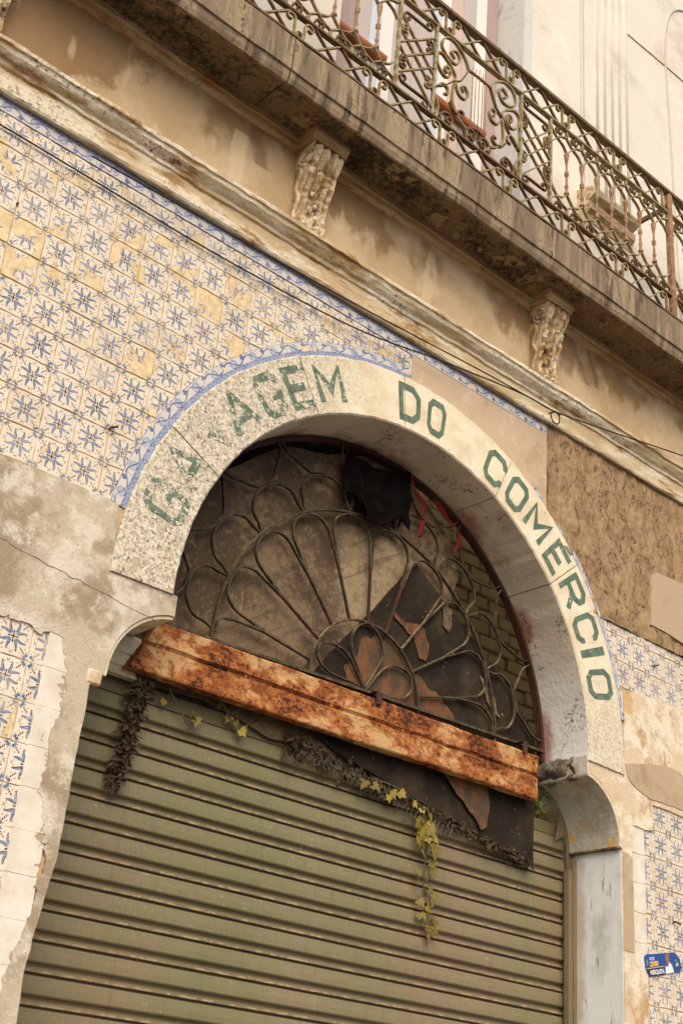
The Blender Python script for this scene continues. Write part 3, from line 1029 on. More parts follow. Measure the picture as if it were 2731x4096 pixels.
tl = sheet('tile_bed', [(-0.9, 3.72), (0.9, 3.72), (0.9, 4.7), (2.2, 4.95), (2.2, 5.24), (-0.9, 5.24)], -0.0012, -0.0002, 'mortar', bld)
for i in range(-3, 16):
    for j in range(0, -10, -1):
        x, z = T * i, TZ + T * j
        if hypot(x - CX, z - CZ) < RO - 0.02 or x < -0.45:
            continue
        w = WEAR.get((i, j))
        if w is None:
            w = rt.choice([0.0, 0.1, 0.16, 0.22, 0.27, 0.32]) if j > -7 else rt.choice([0.0, 0.05, 0.12, 0.2])
        put_tile(x, z, w, rt.uniform(0.0, 0.7) if j < -4 else rt.uniform(0.1, 1.0), rt.uniform(0, 0.6), tl)
tb = sheet('tile_bed', [(3.55, 3.70), (5.0, 3.90), (5.0, 4.34), (3.55, 4.34)], -0.0010, -0.0002, 'mortar', bld)
FX, FZ = 27.0954 * T, 1.6 + (24.7916 - 5.7961) * T
for i in range(-1, 7):
    for j in range(0, -4, -1):
        x, z = FX + T * i, FZ + T * j
        if hypot(x - CX, z - CZ) < RO + 0.005 or (j == -3 and i > -1) or (i == -1 and j == 0 and False):
            continue
        put_tile(x, z, rt.choice([0.0, 0.05, 0.1, 0.14]), rt.uniform(0.35, 0.95), rt.uniform(0, 0.5), tb)
put_tile(FX - T * 0.52, FZ - 3 * T + 0.005, 0.05, 0.5, 0.4, tb, 0.0002)
tg = sheet('tile_bed', [(3.92, 1.4), (5.2, 1.4), (5.2, 3.36), (3.92, 3.36)], -0.0010, -0.0002, 'mortar', bld)
GX, GZ = 29.0788 * T, 1.6 + (24.7916 - 12.7023) * T
for i in range(-1, 5):
    for j in range(0, -10, -1):
        if i == -1 and j == 0:
            continue
        put_tile(GX + T * i, GZ + T * j, rt.choice([0.0, 0.04, 0.08, 0.2 if j < -5 else 0.1]), rt.uniform(0.2, 0.7), rt.uniform(0.1, 0.6), tg)
tz = sheet('tile_bed', [(-0.8, 1.5), (0.668, 1.5), (0.668, 2.4), (0.66, 3.0), (0.62, 3.18), (-0.8, 3.18)], -0.0010, -0.0002, 'cement', bld)
for i in range(-3, 2):
    for j in range(0, 9):
        put_tile(0.415 + T * i, 3.11 - 0.1385 * j, rt.choice([0.0, 0.05, 0.1, 0.24]), rt.uniform(0, 0.25), rt.uniform(0.3, 1), tz, 0.0005)
# white trim tiles beside the doorway
for k in range(0, 9):
    z = 3.18 - 0.1385 * k
    v, f = box(0.546 + rt.uniform(-0.002, 0.002), 0.76, -0.0098 + rt.uniform(-0.0008, 0.0004), -0.0003, z - 0.1383, z - 0.0002)
    o = mobj('trim_tile', [(min(a, 0.668), b2, c2) for a, b2, c2 in v], f, 'white_glaze', tz)
    bevel(o, 0.0012)
for k in range(0, 6):
    z = 3.214 - 0.14 * k
    for (xa, xb) in ((3.832, 3.868), (3.869, 3.9365)):
        v, f = box(xa, xb - 0.0005, -0.0075, -0.0003, max(2.50, z - 0.139), z - 0.0012)
        o = mobj('trim_tile', v, f, 'white_glaze', tg)
        bevel(o, 0.0015)


def border(name, pf, u0, u1, du, parent, d=0.007, w=0.075):
    """a run of border tiles; pf(u, v) gives the wall point"""
    u = u0
    while u < u1 - 0.01:
        e = min(u + du, u1)
        nn = 6
        v, f, uv = [], [], []
        for k in range(nn + 1):
            uu = u + 0.0008 + (e - u - 0.0016) * k / nn
            for (vv, yy) in ((0.0, -0.0015), (0.0, -d), (1.0, -d), (1.0, -0.0015)):
                p = pf(uu, vv)
                v.append((p[0], yy, p[1]))
                uv.append((uu, vv))
        for k in range(nn):
            for q in range(3):
                f.append((k * 4 + q, k * 4 + q + 1, k * 4 + q + 5, k * 4 + q + 4))
        f += [(0, 1, 2, 3), tuple(nn * 4 + q for q in (3, 2, 1, 0))]
        o = mobj('border_tile', v, f, 'border_tile', parent)
        l = o.data.uv_layers.new(name='uv')
        for lp in o.data.loops:
            l.data[lp.index].uv = uv[lp.vertex_index]
        u = e


border('border_tile', lambda u, v: (u, 5.2175 - 0.075 * v), -0.49, 2.17, T, tl, 0.0072)
border('border_tile', lambda u, v: (u, 5.2205 - 0.075 * v), 2.17, 3.18, T, tl, 0.0078)
RBD = RO - 0.004
pfb = lambda u, v: (CX + (RBD + 0.072 * v) * cos(pi - u / RO), CZ + (RBD + 0.072 * v) * sin(pi - u / RO))
border('border_tile', pfb, radians(180 - 170.3) * RO, radians(180 - 94) * RO, T, tl, 0.0092)
pfb2 = lambda u, v: (CX + (RBD + 0.036 * v) * cos(pi - u / RO), CZ + (RBD + 0.036 * v) * sin(pi - u / RO))
border('border_tile', pfb2, radians(180 - 58) * RO, radians(180 - 55) * RO, T, tb, 0.0105)
border('border_tile', pfb2, radians(180 - 49) * RO, radians(180 - 9.5) * RO, T, tb, 0.016)

# --- cornice, frieze, crown moulding, balcony
cor = [(0.002, 5.212), (-0.034, 5.205), (-0.040, 5.215), (-0.046, 5.300), (-0.056, 5.306), (-0.058, 5.322), (-0.075, 5.334), (-0.092, 5.352), (-0.097, 5.370), (-0.108, 5.374), (-0.110, 5.392), (-0.02, 5.41), (0.002, 5.41)]
extrude_x('cornice', cor, -2.6, 5.54, 'cornice', bld, 520, 0.006)
addbox('frieze', (-2.8, 5.5, -0.010, 0.0008, 5.400, 5.93), 'frieze', bld)
extrude_x('frieze_base', [(-0.0095, 5.408), (-0.026, 5.410), (-0.026, 5.442), (-0.0095, 5.452)], -2.7, 5.52, 'smooth_plaster', bld, 160, 0.0018)
crown = [(-0.0095, 5.865), (-0.020, 5.868), (-0.030, 5.885), (-0.034, 5.905), (-0.046, 5.912), (-0.048, 5.940), (-0.0095, 5.940)]
extrude_x('crown_moulding', crown, -2.7, 5.52, 'moulding', bld, 420, 0.006)
slabp = [(0.06, 5.938), (-0.262, 5.938), (-0.266, 5.925), (-0.282, 5.922), (-0.292, 5.945), (-0.296, 5.978), (-0.306, 5.982), (-0.308, 6.172), (-0.300, 6.182), (0.06, 6.186)]
for (xa, xb) in ((-2.4, 1.034), (1.041, 5.45)):
    o = extrude_x('balcony_slab', slabp, xa, xb, ['soffit', 'slab_edge'], bld, int((xb - xa) / 0.05), 0.0035)
    for p in o.data.polygons:
        if p.center.y < -0.2705 and abs(p.normal.x) < 0.5:
            p.material_index = 1


def console(x0, x1, seed):
    root = None
    w = x1 - x0
    xc = (x0 + x1) / 2
    # front profile (y, z) of an S-shaped bracket
    prof = smooth_pts([(-0.020, 5.425), (-0.050, 5.418), (-0.072, 5.440), (-0.062, 5.475), (-0.058, 5.52), (-0.066, 5.58), (-0.084, 5.64), (-0.104, 5.70), (-0.112, 5.735), (-0.100, 5.752), (-0.122, 5.775), (-0.142, 5.81), (-0.146, 5.845), (-0.135, 5.868)], 5)
    m = len(prof)
    nx = 18
    v, f = [], []
    for i in range(nx + 1):
        t = i / nx
        x = x0 + w * t
        edge = min(t, 1 - t)
        for k, (y, z) in enumerate(prof):
            tp = (z - 5.43) / 0.43
            carve = 0.013 * sin(t * pi * 7) * (1 if z > 5.755 else 0.7) + noise.noise(Vector((x * 40, z * 40, seed))) * 0.016 * (0.2 if z > 5.76 else 1)
            rim = 0.007 if edge < 0.08 else 0.0
            taper = 0.90 + 0.10 * min(1, max(0, tp * 1.3))
            v.append((xc + (x - xc) * taper, y + carve - rim, z + noise.noise(Vector((x * 20, z * 20, seed + 3))) * 0.004))
    for i in range(nx):
        for k in range(m - 1):
            f.append((i * m + k, i * m + k + 1, (i + 1) * m + k + 1, (i + 1) * m + k))
    # cheeks
    for side in (0, nx):
        bs = len(v)
        for k, (y, z) in enumerate(prof):
            a = v[side * m + k]
            v.append((a[0], -0.006, a[2]))
        for k in range(m - 1):
            f.append((side * m + k, side * m + k + 1, bs + k + 1, bs + k))
    body = mobj('console', v, f, 'console', bld)
    # carved scroll on the visible cheek and the cap plate, as sub-parts
    sp = []
    for i in range(40):
        a = radians(-90 + 16 * i)
        r = 0.046 * (1 - i / 48)
        sp.append((x0 - 0.002, -0.082 + r * cos(a), 5.80 + r * sin(a)))
    tube('scroll_carving', sp, 0.008, 'console', body, 6)
    sp = [(x0 - 0.001, -0.05 - 0.012 * sin(i * 0.5), 5.75 - 0.012 * i) for i in range(26)]
    tube('cheek_carving', sp, 0.010, 'console', body, 6)
    lv = [(xc + 0.02 * sin(q * 2.2), -0.068 - 0.002 * q, 5.47 + 0.03 * q) for q in range(8)]
    for q, p in enumerate(lv):
        vv, ff = lathe([(0.001, -0.022), (0.014, -0.008), (0.012, 0.006), (0.001, 0.018)], 7)
        o = mobj('leaf_carving', [(a + p[0], b2 * 0.9 + p[1], c2 + p[2]) for a, b2, c2 in vv], ff, 'console', body, smooth=True)
    cap = [(-0.011, 5.872), (-0.150, 5.872), (-0.154, 5.884), (-0.168, 5.892), (-0.172, 5.905), (-0.172, 5.936), (-0.011, 5.936)]
    extrude_x('cap_plate', cap, x0 - 0.022, x1 + 0.022, 'moulding', body, 8, 0.003)


console(-0.345, -0.175, 1.0)
console(1.335, 1.505, 2.0)
console(3.015, 3.180, 3.0)

# --- upper storey: wall at y = 0.05 with a doorway in line with the arch
UY = 0.05
DX0, DX1 = 1.545, 2.985
sheet('upper_wall', [(-3, 6.187), (DX0, 6.187), (DX0, 9.2), (DX1, 9.2), (DX1, 6.187), (5.5, 6.187), (5.5, 10.6), (-3, 10.6)], UY, 0.36, ['upper_wall', 'reveal_grey'], bld, idx_side=1)
dr = addbox('balcony_door', (DX0 - 0.02, DX1 + 0.02, 0.285, 0.32, 6.187, 9.25), 'board_mauve', bld)
bands = [(1.56, 1.68, 'board_grey'), (1.683, 1.81, 'board_mauve'), (1.813, 1.92, 'board_grey'), (1.923, 2.0, 'board_blue'), (2.003, 2.10, 'board_white'), (2.103, 2.26, 'board_grey'), (2.263, 2.41, 'board_grey'),
         (2.413, 2.475, 'board_blue'), (2.478, 2.555, 'board_white'), (2.558, 2.66, 'board_pink'), (2.663, 2.775, 'board_grey'), (2.778, 2.87, 'board_white'), (2.873, 2.98, 'board_mauve')]
for xa, xb, m in bands:
    o = addbox('plank', (xa, xb, 0.262 if m != 'board_mauve' else 0.27, 0.284, 6.19, 9.2), m, dr, 0.002)
for (xa, xb) in ((1.60, 2.022), (2.435, 2.845)):
    extrude_x('sill_board', [(0.261, 7.155), (0.212, 7.150), (0.205, 7.165), (0.205, 7.185), (0.222, 7.195), (0.225, 7.212), (0.261, 7.22)], xa, xb, 'red_wood', dr, 1)
addbox('stone_jamb', (DX1 + 0.003, DX1 + 0.075, UY - 0.006, UY - 0.0005, 6.19, 9.2), 'dust_blue', bld)
# fluted pilaster, its base, a panel moulding and a conduit on the right
pil = addbox('pilaster', (3.56, 4.03, UY - 0.03, UY + 0.002, 6.19, 10.55), 'upper_wall', bld, 0.003)
for k in range(5):
    xk = 3.675 + 0.079 * k
    v, f = tube_geo([(xk, UY - 0.026, 7.1), (xk, UY - 0.026, 10.5)], 0.014, 8)
    mobj('reeding', v, f, 'upper_wall', pil, smooth=True)
extrude_x('pilaster_base', [(UY, 6.80), (UY - 0.075, 6.80), (UY - 0.08, 6.85), (UY - 0.105, 6.87), (UY - 0.11, 6.92), (UY - 0.085, 6.94), (UY - 0.14, 6.965), (UY - 0.15, 7.0), (UY - 0.09, 7.05), (UY, 7.06)], 3.50, 3.94, 'cornice', pil, 12, 0.004)
addbox('plinth', (3.52, 4.03, UY - 0.07, UY - 0.0305, 6.19, 6.80), 'upper_wall', pil, 0.004)
addbox('stone_strip', (3.535, 3.555, UY - 0.012, UY - 0.0005, 6.19, 10.55), 'dust_blue', bld)
tube('panel_moulding', smooth_pts([(4.56, UY, 6.4), (4.545, UY, 7.4), (4.53, UY, 8.2), (4.515, UY, 8.8), (4.525, UY, 9.15), (4.60, UY, 9.45), (4.74, UY, 9.62), (4.95, UY, 9.68), (5.3, UY, 9.68)], 6), 0.010, 'seam_grey', bld, 8)
tube('conduit', [(4.06, UY - 0.002, 8.84), (4.60, UY - 0.002, 8.875), (5.4, UY - 0.002, 8.90)], 0.006, 'mortar', bld, 6)

# ---------------------------------------------------------------- interior behind the fanlight
iw = thing('brick_wall', (3.2, 1.0, 0), 'old yellowish brick wall seen through the gap beside the fanlight boards', 'wall')
addbox('wall_core', (2.9, 4.36, 1.045, 1.2, 0.0, 6.1), 'mortar', iw)
addbox('added_sky_cover', (2.9, 5.4, 1.2005, 1.35, 0.0, 3.98), 'mortar', iw)  # added to cover the sky showing beside the right springing
rb = random.Random(5)
bv, bf = box(-0.079, 0.079, -0.03, 0.03, -0.035, 0.035)
bo = mobj('brick', bv, bf, 'brick', iw)
bevel(bo, 0.006)
bo.location = (3.0, 1.03, 3.75)
for rowi in range(24):
    for k in range(9):
        if (rowi == 0 and k == 0) or (k == 8 and rowi % 2):
            continue
        o = link('brick', bo.data, iw, (3.0 + k * 0.17 + (0.085 if rowi % 2 else 0) + rb.uniform(-0.006, 0.006), 1.03 + rb.uniform(-0.012, 0.010), 3.75 + rowi * 0.082))
        o.rotation_euler = (rb.uniform(-0.05, 0.05), rb.uniform(-0.05, 0.05), rb.uniform(-0.04, 0.04))
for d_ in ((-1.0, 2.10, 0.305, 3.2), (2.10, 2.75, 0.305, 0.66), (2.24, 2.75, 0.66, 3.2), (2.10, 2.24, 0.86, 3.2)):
    addbox('added_dark_roof', d_ + (4.95, 5.05), 'interior_dark', bld)  # roof pieces added to darken the interior, leaving a small sky gap
addbox('added_back_wall', (-1.0, 4.6, 3.0, 3.2, 0.0, 4.9), 'interior_dark', bld)  # back wall added to block the sky behind the shutter gap
addbox('inner_side', (-1.0, -0.8, 0.37, 3.0, 0.0, 4.9), 'interior_dark', bld)

# ---------------------------------------------------------------- rolling shutter
sh = thing('rolling_shutter', (2.24, 0.33, 0), 'olive green corrugated rolling shutter closing the doorway', 'shutter')
SY = 0.322
sp = [(0.0205, 0.012), (0.0185, 0.0), (0.004, -0.002), (0.000, -0.008), (-0.003, -0.036), (-0.003, -0.058), (0.000, -0.063), (0.014, -0.069), (0.017, -0.076), (0.010, -0.085), (0.004, -0.092), (0.003, -0.096), (0.008, -0.099), (0.020, -0.0995), (0.026, -0.098), (0.026, 0.012)]
s0 = extrude_x('slat', sp, -1.485, 1.475, 'shutter', sh, 1)
me = s0.data
s0.matrix_parent_inverse = PINV[sh.name]
for k in range(30):
    o = s0 if k == 0 else link('slat', me, sh)
    o.location = (2.24, SY + random.uniform(-0.0008, 0.0008), 3.152 - 0.1055 * k)
    o.rotation_euler = (0, random.uniform(-0.0006, 0.0006), 0)
addbox('top_panel', (0.75, 3.71, SY + 0.002, SY + 0.02, 3.153, 3.212), 'shutter', sh)
addbox('guide_rail', (3.692, 3.722, 0.268, 0.300, 0.0, 2.99), 'shutter', sh, 0.002)
addbox('guide_rail', (3.7225, 3.745, 0.262, 0.345, 0.0, 3.05), 'shutter', sh, 0.002)
addbox('guide_rail', (0.735, 0.775, 0.305, 0.345, 0.0, 3.0), 'shutter', sh, 0.002)
sheet('side_plate', wavy([(3.62, 3.12), (3.66, 3.27), (3.70, 3.31), (3.742, 3.31), (3.742, 3.0), (3.715, 3.0), (3.70, 3.16)], 0.003, 0.03, 3), 0.296, 0.299, 'shutter', sh)

# ---------------------------------------------------------------- fanlight grille
gr = thing('fanlight_grille', (2.26, 0.262, 3.47), 'wrought iron fanlight grille with scalloped petals filling the arch', 'grille')
GXC, GZC, GY = 2.256, 3.492, 0.262
pol = lambda r, a: (GXC + r * cos(radians(a)), GZC + r * sin(radians(a)))
DA = 19.6
stems = [90 + DA * k + 2.0 for k in range(-4, 5)]
ribbon('bottom_bar', [(1.02, 3.463), (2.25, 3.4965), (3.475, 3.530)], GY - 0.002, 0.026, 0.012, 'iron', gr)
ribbon('outer_frame', arc(CX, CZ + 0.004, 1.220, 180, 0, 60), GY + 0.008, 0.04, 0.016, 'iron_red', gr)
ribbon('hub_arc', arc(GXC, GZC, 0.335, 180, 0, 24), GY, 0.018, 0.0080, 'iron', gr)
ribbon('middle_arc', arc(GXC, GZC - 0.005, 0.862, 180, 0, 48), GY, 0.018, 0.0081, 'iron', gr)
for i, a in enumerate(stems):
    ribbon('spoke', [pol(0.34, a), pol(0.50, a), pol(0.66, a)], GY, 0.016, 0.0075, 'iron_red' if i in (3, 4) else 'iron', gr)
for i in range(len(stems) - 1):
    a0, a1 = stems[i], stems[i + 1]
    am = (a0 + a1) / 2
    hw = DA / 2
    pts = smooth_pts([pol(0.60, a0 + 0.25), pol(0.70, a0 + 0.9), pol(0.775, a0 + 1.6), pol(0.83, a0 + 4.6), pol(0.848, am), pol(0.83, a1 - 4.6), pol(0.775, a1 - 1.6), pol(0.70, a1 - 0.9), pol(0.60, a1 - 0.25)], 5)
    ribbon('petal', pts, GY, 0.015, 0.0065, 'iron', gr)
e0, e1 = stems[0], stems[-1]
ribbon('petal', smooth_pts([pol(0.62, e0 - 0.3), pol(0.76, e0 - 2), pol(0.835, e0 - 6), pol(0.845, max(2.0, e0 - 11))], 5), GY, 0.015, 0.0065, 'iron', gr)
ribbon('petal', smooth_pts([pol(0.62, e1 + 0.3), pol(0.76, e1 + 2), pol(0.835, e1 + 4), pol(0.845, 178.5)], 5), GY, 0.015, 0.0065, 'iron', gr)
mids = [stems[0] - DA / 2] + [s + DA / 2 for s in stems]
mids = [max(2.0, mids[0])] + mids[1:-1] + [min(178, mids[-1])]
for i in range(len(mids) - 1):
    a0, a1 = mids[i], mids[i + 1]
    am = (a0 + a1) / 2
    d = (a1 - a0)
    ribbon('scallop', smooth_pts([pol(0.868, a0 + 0.3), pol(0.905, a0 + d * 0.06), pol(0.965, a0 + d * 0.10), pol(1.012, a0 + d * 0.27), pol(1.026, am), pol(1.012, a1 - d * 0.27), pol(0.965, a1 - d * 0.10), pol(0.905, a1 - d * 0.06), pol(0.868, a1 - 0.3)], 5), GY, 0.015, 0.0065, 'iron', gr)
    ribbon('hanging_loop', smooth_pts([pol(1.212, a0 + 0.4), pol(1.15, a0 + d * 0.06), pol(1.09, a0 + d * 0.2), pol(1.042, am - d * 0.15), pol(1.038, am), pol(1.042, am + d * 0.15), pol(1.09, a1 - d * 0.2), pol(1.15, a1 - d * 0.06), pol(1.212, a1 - 0.4)], 5), GY, 0.015, 0.0065, 'iron', gr)
hubp = lambda pts: smooth_pts([pol(r, a) for r, a in pts], 6)
ribbon('hub_petal', hubp([(0.02, 92), (0.15, 119), (0.235, 116), (0.30, 105), (0.330, 92), (0.30, 79), (0.235, 66), (0.15, 64), (0.02, 92)]), GY, 0.015, 0.006, 'iron', gr)
ribbon('hub_petal', hubp([(0.01, 100), (0.17, 128), (0.25, 138), (0.315, 152), (0.30, 164), (0.23, 171), (0.13, 168), (0.05, 150)]), GY, 0.015, 0.006, 'iron', gr)
ribbon('hub_petal', hubp([(0.01, 80), (0.17, 54), (0.25, 46), (0.315, 32), (0.30, 18), (0.23, 9), (0.13, 10), (0.05, 30)]), GY, 0.015, 0.006, 'iron', gr)
for x in (2.28, 3.26):
    zk = 3.463 + (x - 1.02) * 0.0273 - 0.0085
    addbox('clip', (x - 0.016, x + 0.016, 0.190, 0.262, zk - 0.0015, zk), 'iron_red', gr)
    addbox('clip_tab', (x - 0.016, x + 0.016, 0.186, 0.1895, zk - 0.058, zk), 'iron_red', gr)

# ---------------------------------------------------------------- rusty beam
bm_ = thing('steel_beam', (2.2, 0.22, 3.23), 'rusty orange folded steel beam across the foot of the fanlight', 'beam')
bp = [(0.200, 3.232), (0.204, 3.226), (0.252, 3.226), (0.256, 3.232), (0.256, 3.436), (0.252, 3.441), (0.205, 3.441), (0.200, 3.435), (0.202, 3.395), (0.199, 3.350), (0.208, 3.344), (0.214, 3.338), (0.207, 3.331), (0.199, 3.326), (0.202, 3.290), (0.200, 3.255)]
o = extrude_x('beam_profile', bp, 1.0, 3.372, 'rust', bm_, 90, 0.0042, tilt=0.013)
for vtx in o.data.vertices:      # the left end is cut on the slant
    k = max(0.0, 1 - (vtx.co.x - 1.0) / 0.4)
    vtx.co.x += k * (vtx.co.z - 3.226) * 0.5
for k, x in enumerate((1.55, 2.02, 2.45, 2.9, 3.2)):
    v, f = lathe([(0.009, 0), (0.008, 0.004), (0.001, 0.007)], 8)
    mobj('rivet', [(x + a, 0.2065 - c2, 3.338 + 0.013 * (x - 1) + b2) for a, b2, c2 in v], f, 'rust', bm_)

# ---------------------------------------------------------------- boards behind the grille
pw = [(0.98, 3.215), (1.45, 3.235), (1.60, 3.205), (1.78, 3.165), (1.90, 3.175), (2.12, 3.185), (2.60, 3.25), (2.72, 3.9), (2.86, 4.28), (2.80, 4.46), (2.62, 4.60), (2.42, 4.70), (2.20, 4.70), (2.03, 4.64), (1.95, 4.60), (1.861, 4.575), (1.78, 4.565), (1.70, 4.535), (1.64, 4.50), (1.473, 4.352), (1.344, 4.242), (1.20, 4.06), (1.06, 3.8), (0.98, 3.5)]
tag(sheet('plywood_panel', wavy(pw, 0.004, 0.04, 2), 0.301, 0.309, 'plywood'), 'dusty brown plywood sheet behind the left of the fanlight grille', 'board')
tb_ = [(2.543, 4.251), (2.80, 4.085), (3.07, 3.92), (3.30, 3.76), (3.40, 3.66), (3.447, 3.587), (3.444, 3.3), (3.440, 2.958), (3.1, 3.018), (2.6, 3.105), (2.128, 3.195), (1.945, 3.262), (1.93, 3.45), (2.05, 3.62), (2.323, 3.955)]
tar = thing('tar_board', (2.7, 0.29, 2.96), 'tilted black tarred board hanging behind and below the rusty beam', 'board')
sheet('board', wavy(tb_, 0.003, 0.04, 6), 0.284, 0.291, 'tar', tar)
sheet('torn_layer', wavy([(2.13, 3.44), (2.16, 3.60), (2.25, 3.76), (2.45, 3.80), (2.56, 3.70), (2.72, 3.62), (2.90, 3.50), (2.99, 3.38), (2.85, 3.30), (2.4, 3.30)], 0.035, 0.02, 9), 0.2795, 0.2845, 'torn', tar)


def flap(pts, y, curl, seed, mat='torn'):
    n = len(pts)
    cx, cz = sum(p[0] for p in pts) / n, sum(p[1] for p in pts) / n
    v = [(cx, y, cz)] + [(p[0], y - curl * (0.2 + 0.8 * abs(noise.noise(Vector((p[0] * 9, p[1] * 9, seed))))), p[1]) for p in pts]
    v += [(a, b2 + 0.003, c2) for a, b2, c2 in v]
    f = [(0, i + 1, (i + 1) % n + 1) for i in range(n)] + [(n + 1, n + 1 + (i + 1) % n + 1, n + 1 + i + 1) for i in range(n)]
    f += [(i + 1, (i + 1) % n + 1, n + 2 + (i + 1) % n, n + 2 + i) for i in range(n)]
    return mobj('torn_flap', v, f, mat, tar)


flap(wavy([(2.40, 3.955), (2.50, 3.915), (2.60, 3.93), (2.655, 3.86), (2.64, 3.77), (2.59, 3.765), (2.575, 3.85), (2.50, 3.875), (2.43, 3.915)], 0.010, 0.015, 1), 0.279, 0.012, 1)
flap(wavy([(2.73, 4.10), (2.80, 4.085), (2.81, 4.0), (2.78, 3.95), (2.74, 3.99)], 0.014, 0.015, 2), 0.279, 0.012, 2, 'plywood')
flap(wavy([(3.02, 3.80), (3.07, 3.79), (3.13, 3.70), (3.16, 3.63), (3.10, 3.66), (3.06, 3.72)], 0.012, 0.015, 3), 0.279, 0.012, 3, 'plywood')
flap(wavy([(2.78, 3.26), (3.09, 3.272), (3.10, 3.17), (3.085, 3.07), (3.05, 3.045), (3.0, 3.10), (2.93, 3.145), (2.85, 3.20)], 0.008, 0.015, 4), 0.272, 0.02, 4)

# ---------------------------------------------------------------- cloths
def cloth(name, fx, nu, nv, mat, th=0.003):
    v, f = [], []
    for i in range(nu + 1):
        for j in range(nv + 1):
            v.append(fx(i / nu, j / nv))
    m = len(v)
    v += [(a, b2 + th, c2) for a, b2, c2 in v]
    for i in range(nu):
        for j in range(nv):
            k = i * (nv + 1) + j
            q = (k, k + nv + 1, k + nv + 2, k + 1)
            f += [q, tuple(m + a for a in reversed(q))]
    ed = [i * (nv + 1) for i in range(nu + 1)] + [nu * (nv + 1) + j for j in range(1, nv + 1)] + [i * (nv + 1) + nv for i in range(nu - 1, -1, -1)] + [j for j in range(nv - 1, 0, -1)]
    for i in range(len(ed)):
        a, b2 = ed[i], ed[(i + 1) % len(ed)]
        f.append((a, b2, b2 + m, a + m))
    return mobj(name, v, f, mat, None, smooth=True)


def bc(u, w):
    x = 2.00 + 0.42 * u - 0.03 * (1 - u) * w
    top = 4.615 + 0.065 * u - 0.04 * sin(pi * u)
    bot = 4.36 - 0.03 * u + 0.05 * sin(u * 9.0) - 0.045 * max(0, 1 - abs(u - 0.33) * 9)
    z = top + (bot - top) * w
    y = 0.222 + 0.026 * sin(u * 19 + w * 4 * (u - 0.3) + 1.5 * sin(w * 4)) * (0.3 + w) * (0.6 + 0.4 * sin(u * 5)) - 0.02 * w + 0.02 * noise.noise(Vector((u * 5, w * 5, 1)))
    return (x, min(y, 0.247), z)


tag(cloth('black_cloth', bc, 90, 24, 'black_cloth'), 'black rag hanging from the top of the fanlight grille', 'cloth')


def strip3(name, path, wid, mat, seed):
    p = smooth_pts(path, 8)
    nn = len(p) - 1

    def fx(u, w):
        i = min(int(u * nn), nn)
        q = p[i]
        tw = noise.noise(Vector((u * 11, seed, 0))) * 3.2
        ww = wid * (0.75 + 0.5 * noise.noise(Vector((u * 5, seed, 5))))
        return (q[0] + (w - 0.5) * ww * cos(tw), q[1] + (w - 0.5) * ww * sin(tw) * 0.4, q[2] + (w - 0.5) * ww * 0.5)
    return cloth(name, fx, nn, 3, mat, 0.0025)


tag(strip3('red_ribbon', [(2.418, 0.235, 4.67), (2.46, 0.23, 4.60), (2.53, 0.226, 4.555), (2.60, 0.23, 4.60), (2.70, 0.232, 4.53), (2.775, 0.232, 4.50), (2.785, 0.232, 4.43), (2.765, 0.235, 4.37)], 0.036, 'red_cloth', 2.0), 'long red cloth strip looped over the right of the fanlight bars', 'cloth')
tag(strip3('red_ribbon', [(2.53, 0.220, 4.555), (2.51, 0.219, 4.50), (2.515, 0.219, 4.44), (2.505, 0.219, 4.39), (2.507, 0.221, 4.35)], 0.042, 'red_cloth', 5.0), 'short red cloth strip hanging straight down beside the black rag', 'cloth')

# ---------------------------------------------------------------- plants
def leaf_mesh(seed):
    rn = random.Random(seed)
    pts = [(0, 0), (0.35, -0.12), (0.55, 0.1), (0.36, 0.28), (0.50, 0.52), (0.22, 0.55), (0.0, 1.0), (-0.22, 0.55), (-0.50, 0.52), (-0.36, 0.28), (-0.55, 0.1), (-0.35, -0.12)]
    pts = [(x * rn.uniform(0.85, 1.1), z * rn.uniform(0.9, 1.1)) for x, z in pts]
    v = [(0, -0.02, 0.35)] + [(x, 0.10 * abs(x) + 0.12 * z * z - 0.05, z) for x, z in pts]
    n = len(pts)
    f = [(0, i + 1, (i + 1) % n + 1) for i in range(n)]
    me = bpy.data.meshes.new('leaf')
    me.from_pydata([(a, b2, -c2) for a, b2, c2 in v], [], f)
    me.materials.append(M['ivy'])
    return me


LM = [leaf_mesh(s) for s in range(4)]


def vine(label, path, leaves, name='ivy_vine'):
    t = thing(name, path[0], label, 'vine')
    p = smooth_pts(path, 6)
    sv, sf = tube_geo(p, 0.0042, 5, lambda s: 1 - 0.55 * s)
    for (x, y, z, s) in leaves:
        q = min(p, key=lambda a: (a[0] - x) ** 2 + (a[2] - z - 0.015) ** 2)
        mid = ((q[0] + x) / 2, (q[1] + y) / 2 - 0.008, (q[2] + z) / 2 + 0.006)
        a, b2 = tube_geo([q, mid, (x, y, z)], 0.0014, 4)
        sf += [tuple(i + len(sv) for i in g2) for g2 in b2]
        sv += a
    mobj('stem', sv, sf, 'stem', t, smooth=True)
    rn = random.Random(len(leaves))
    for (x, y, z, s) in leaves:
        o = link('leaf', LM[rn.randrange(4)], t, (x, y, z))
        o.scale = (s, s, s)
        o.rotation_euler = (rn.uniform(-0.5, 0.35), rn.uniform(-0.9, 0.9), rn.uniform(-0.8, 0.8))
    return t


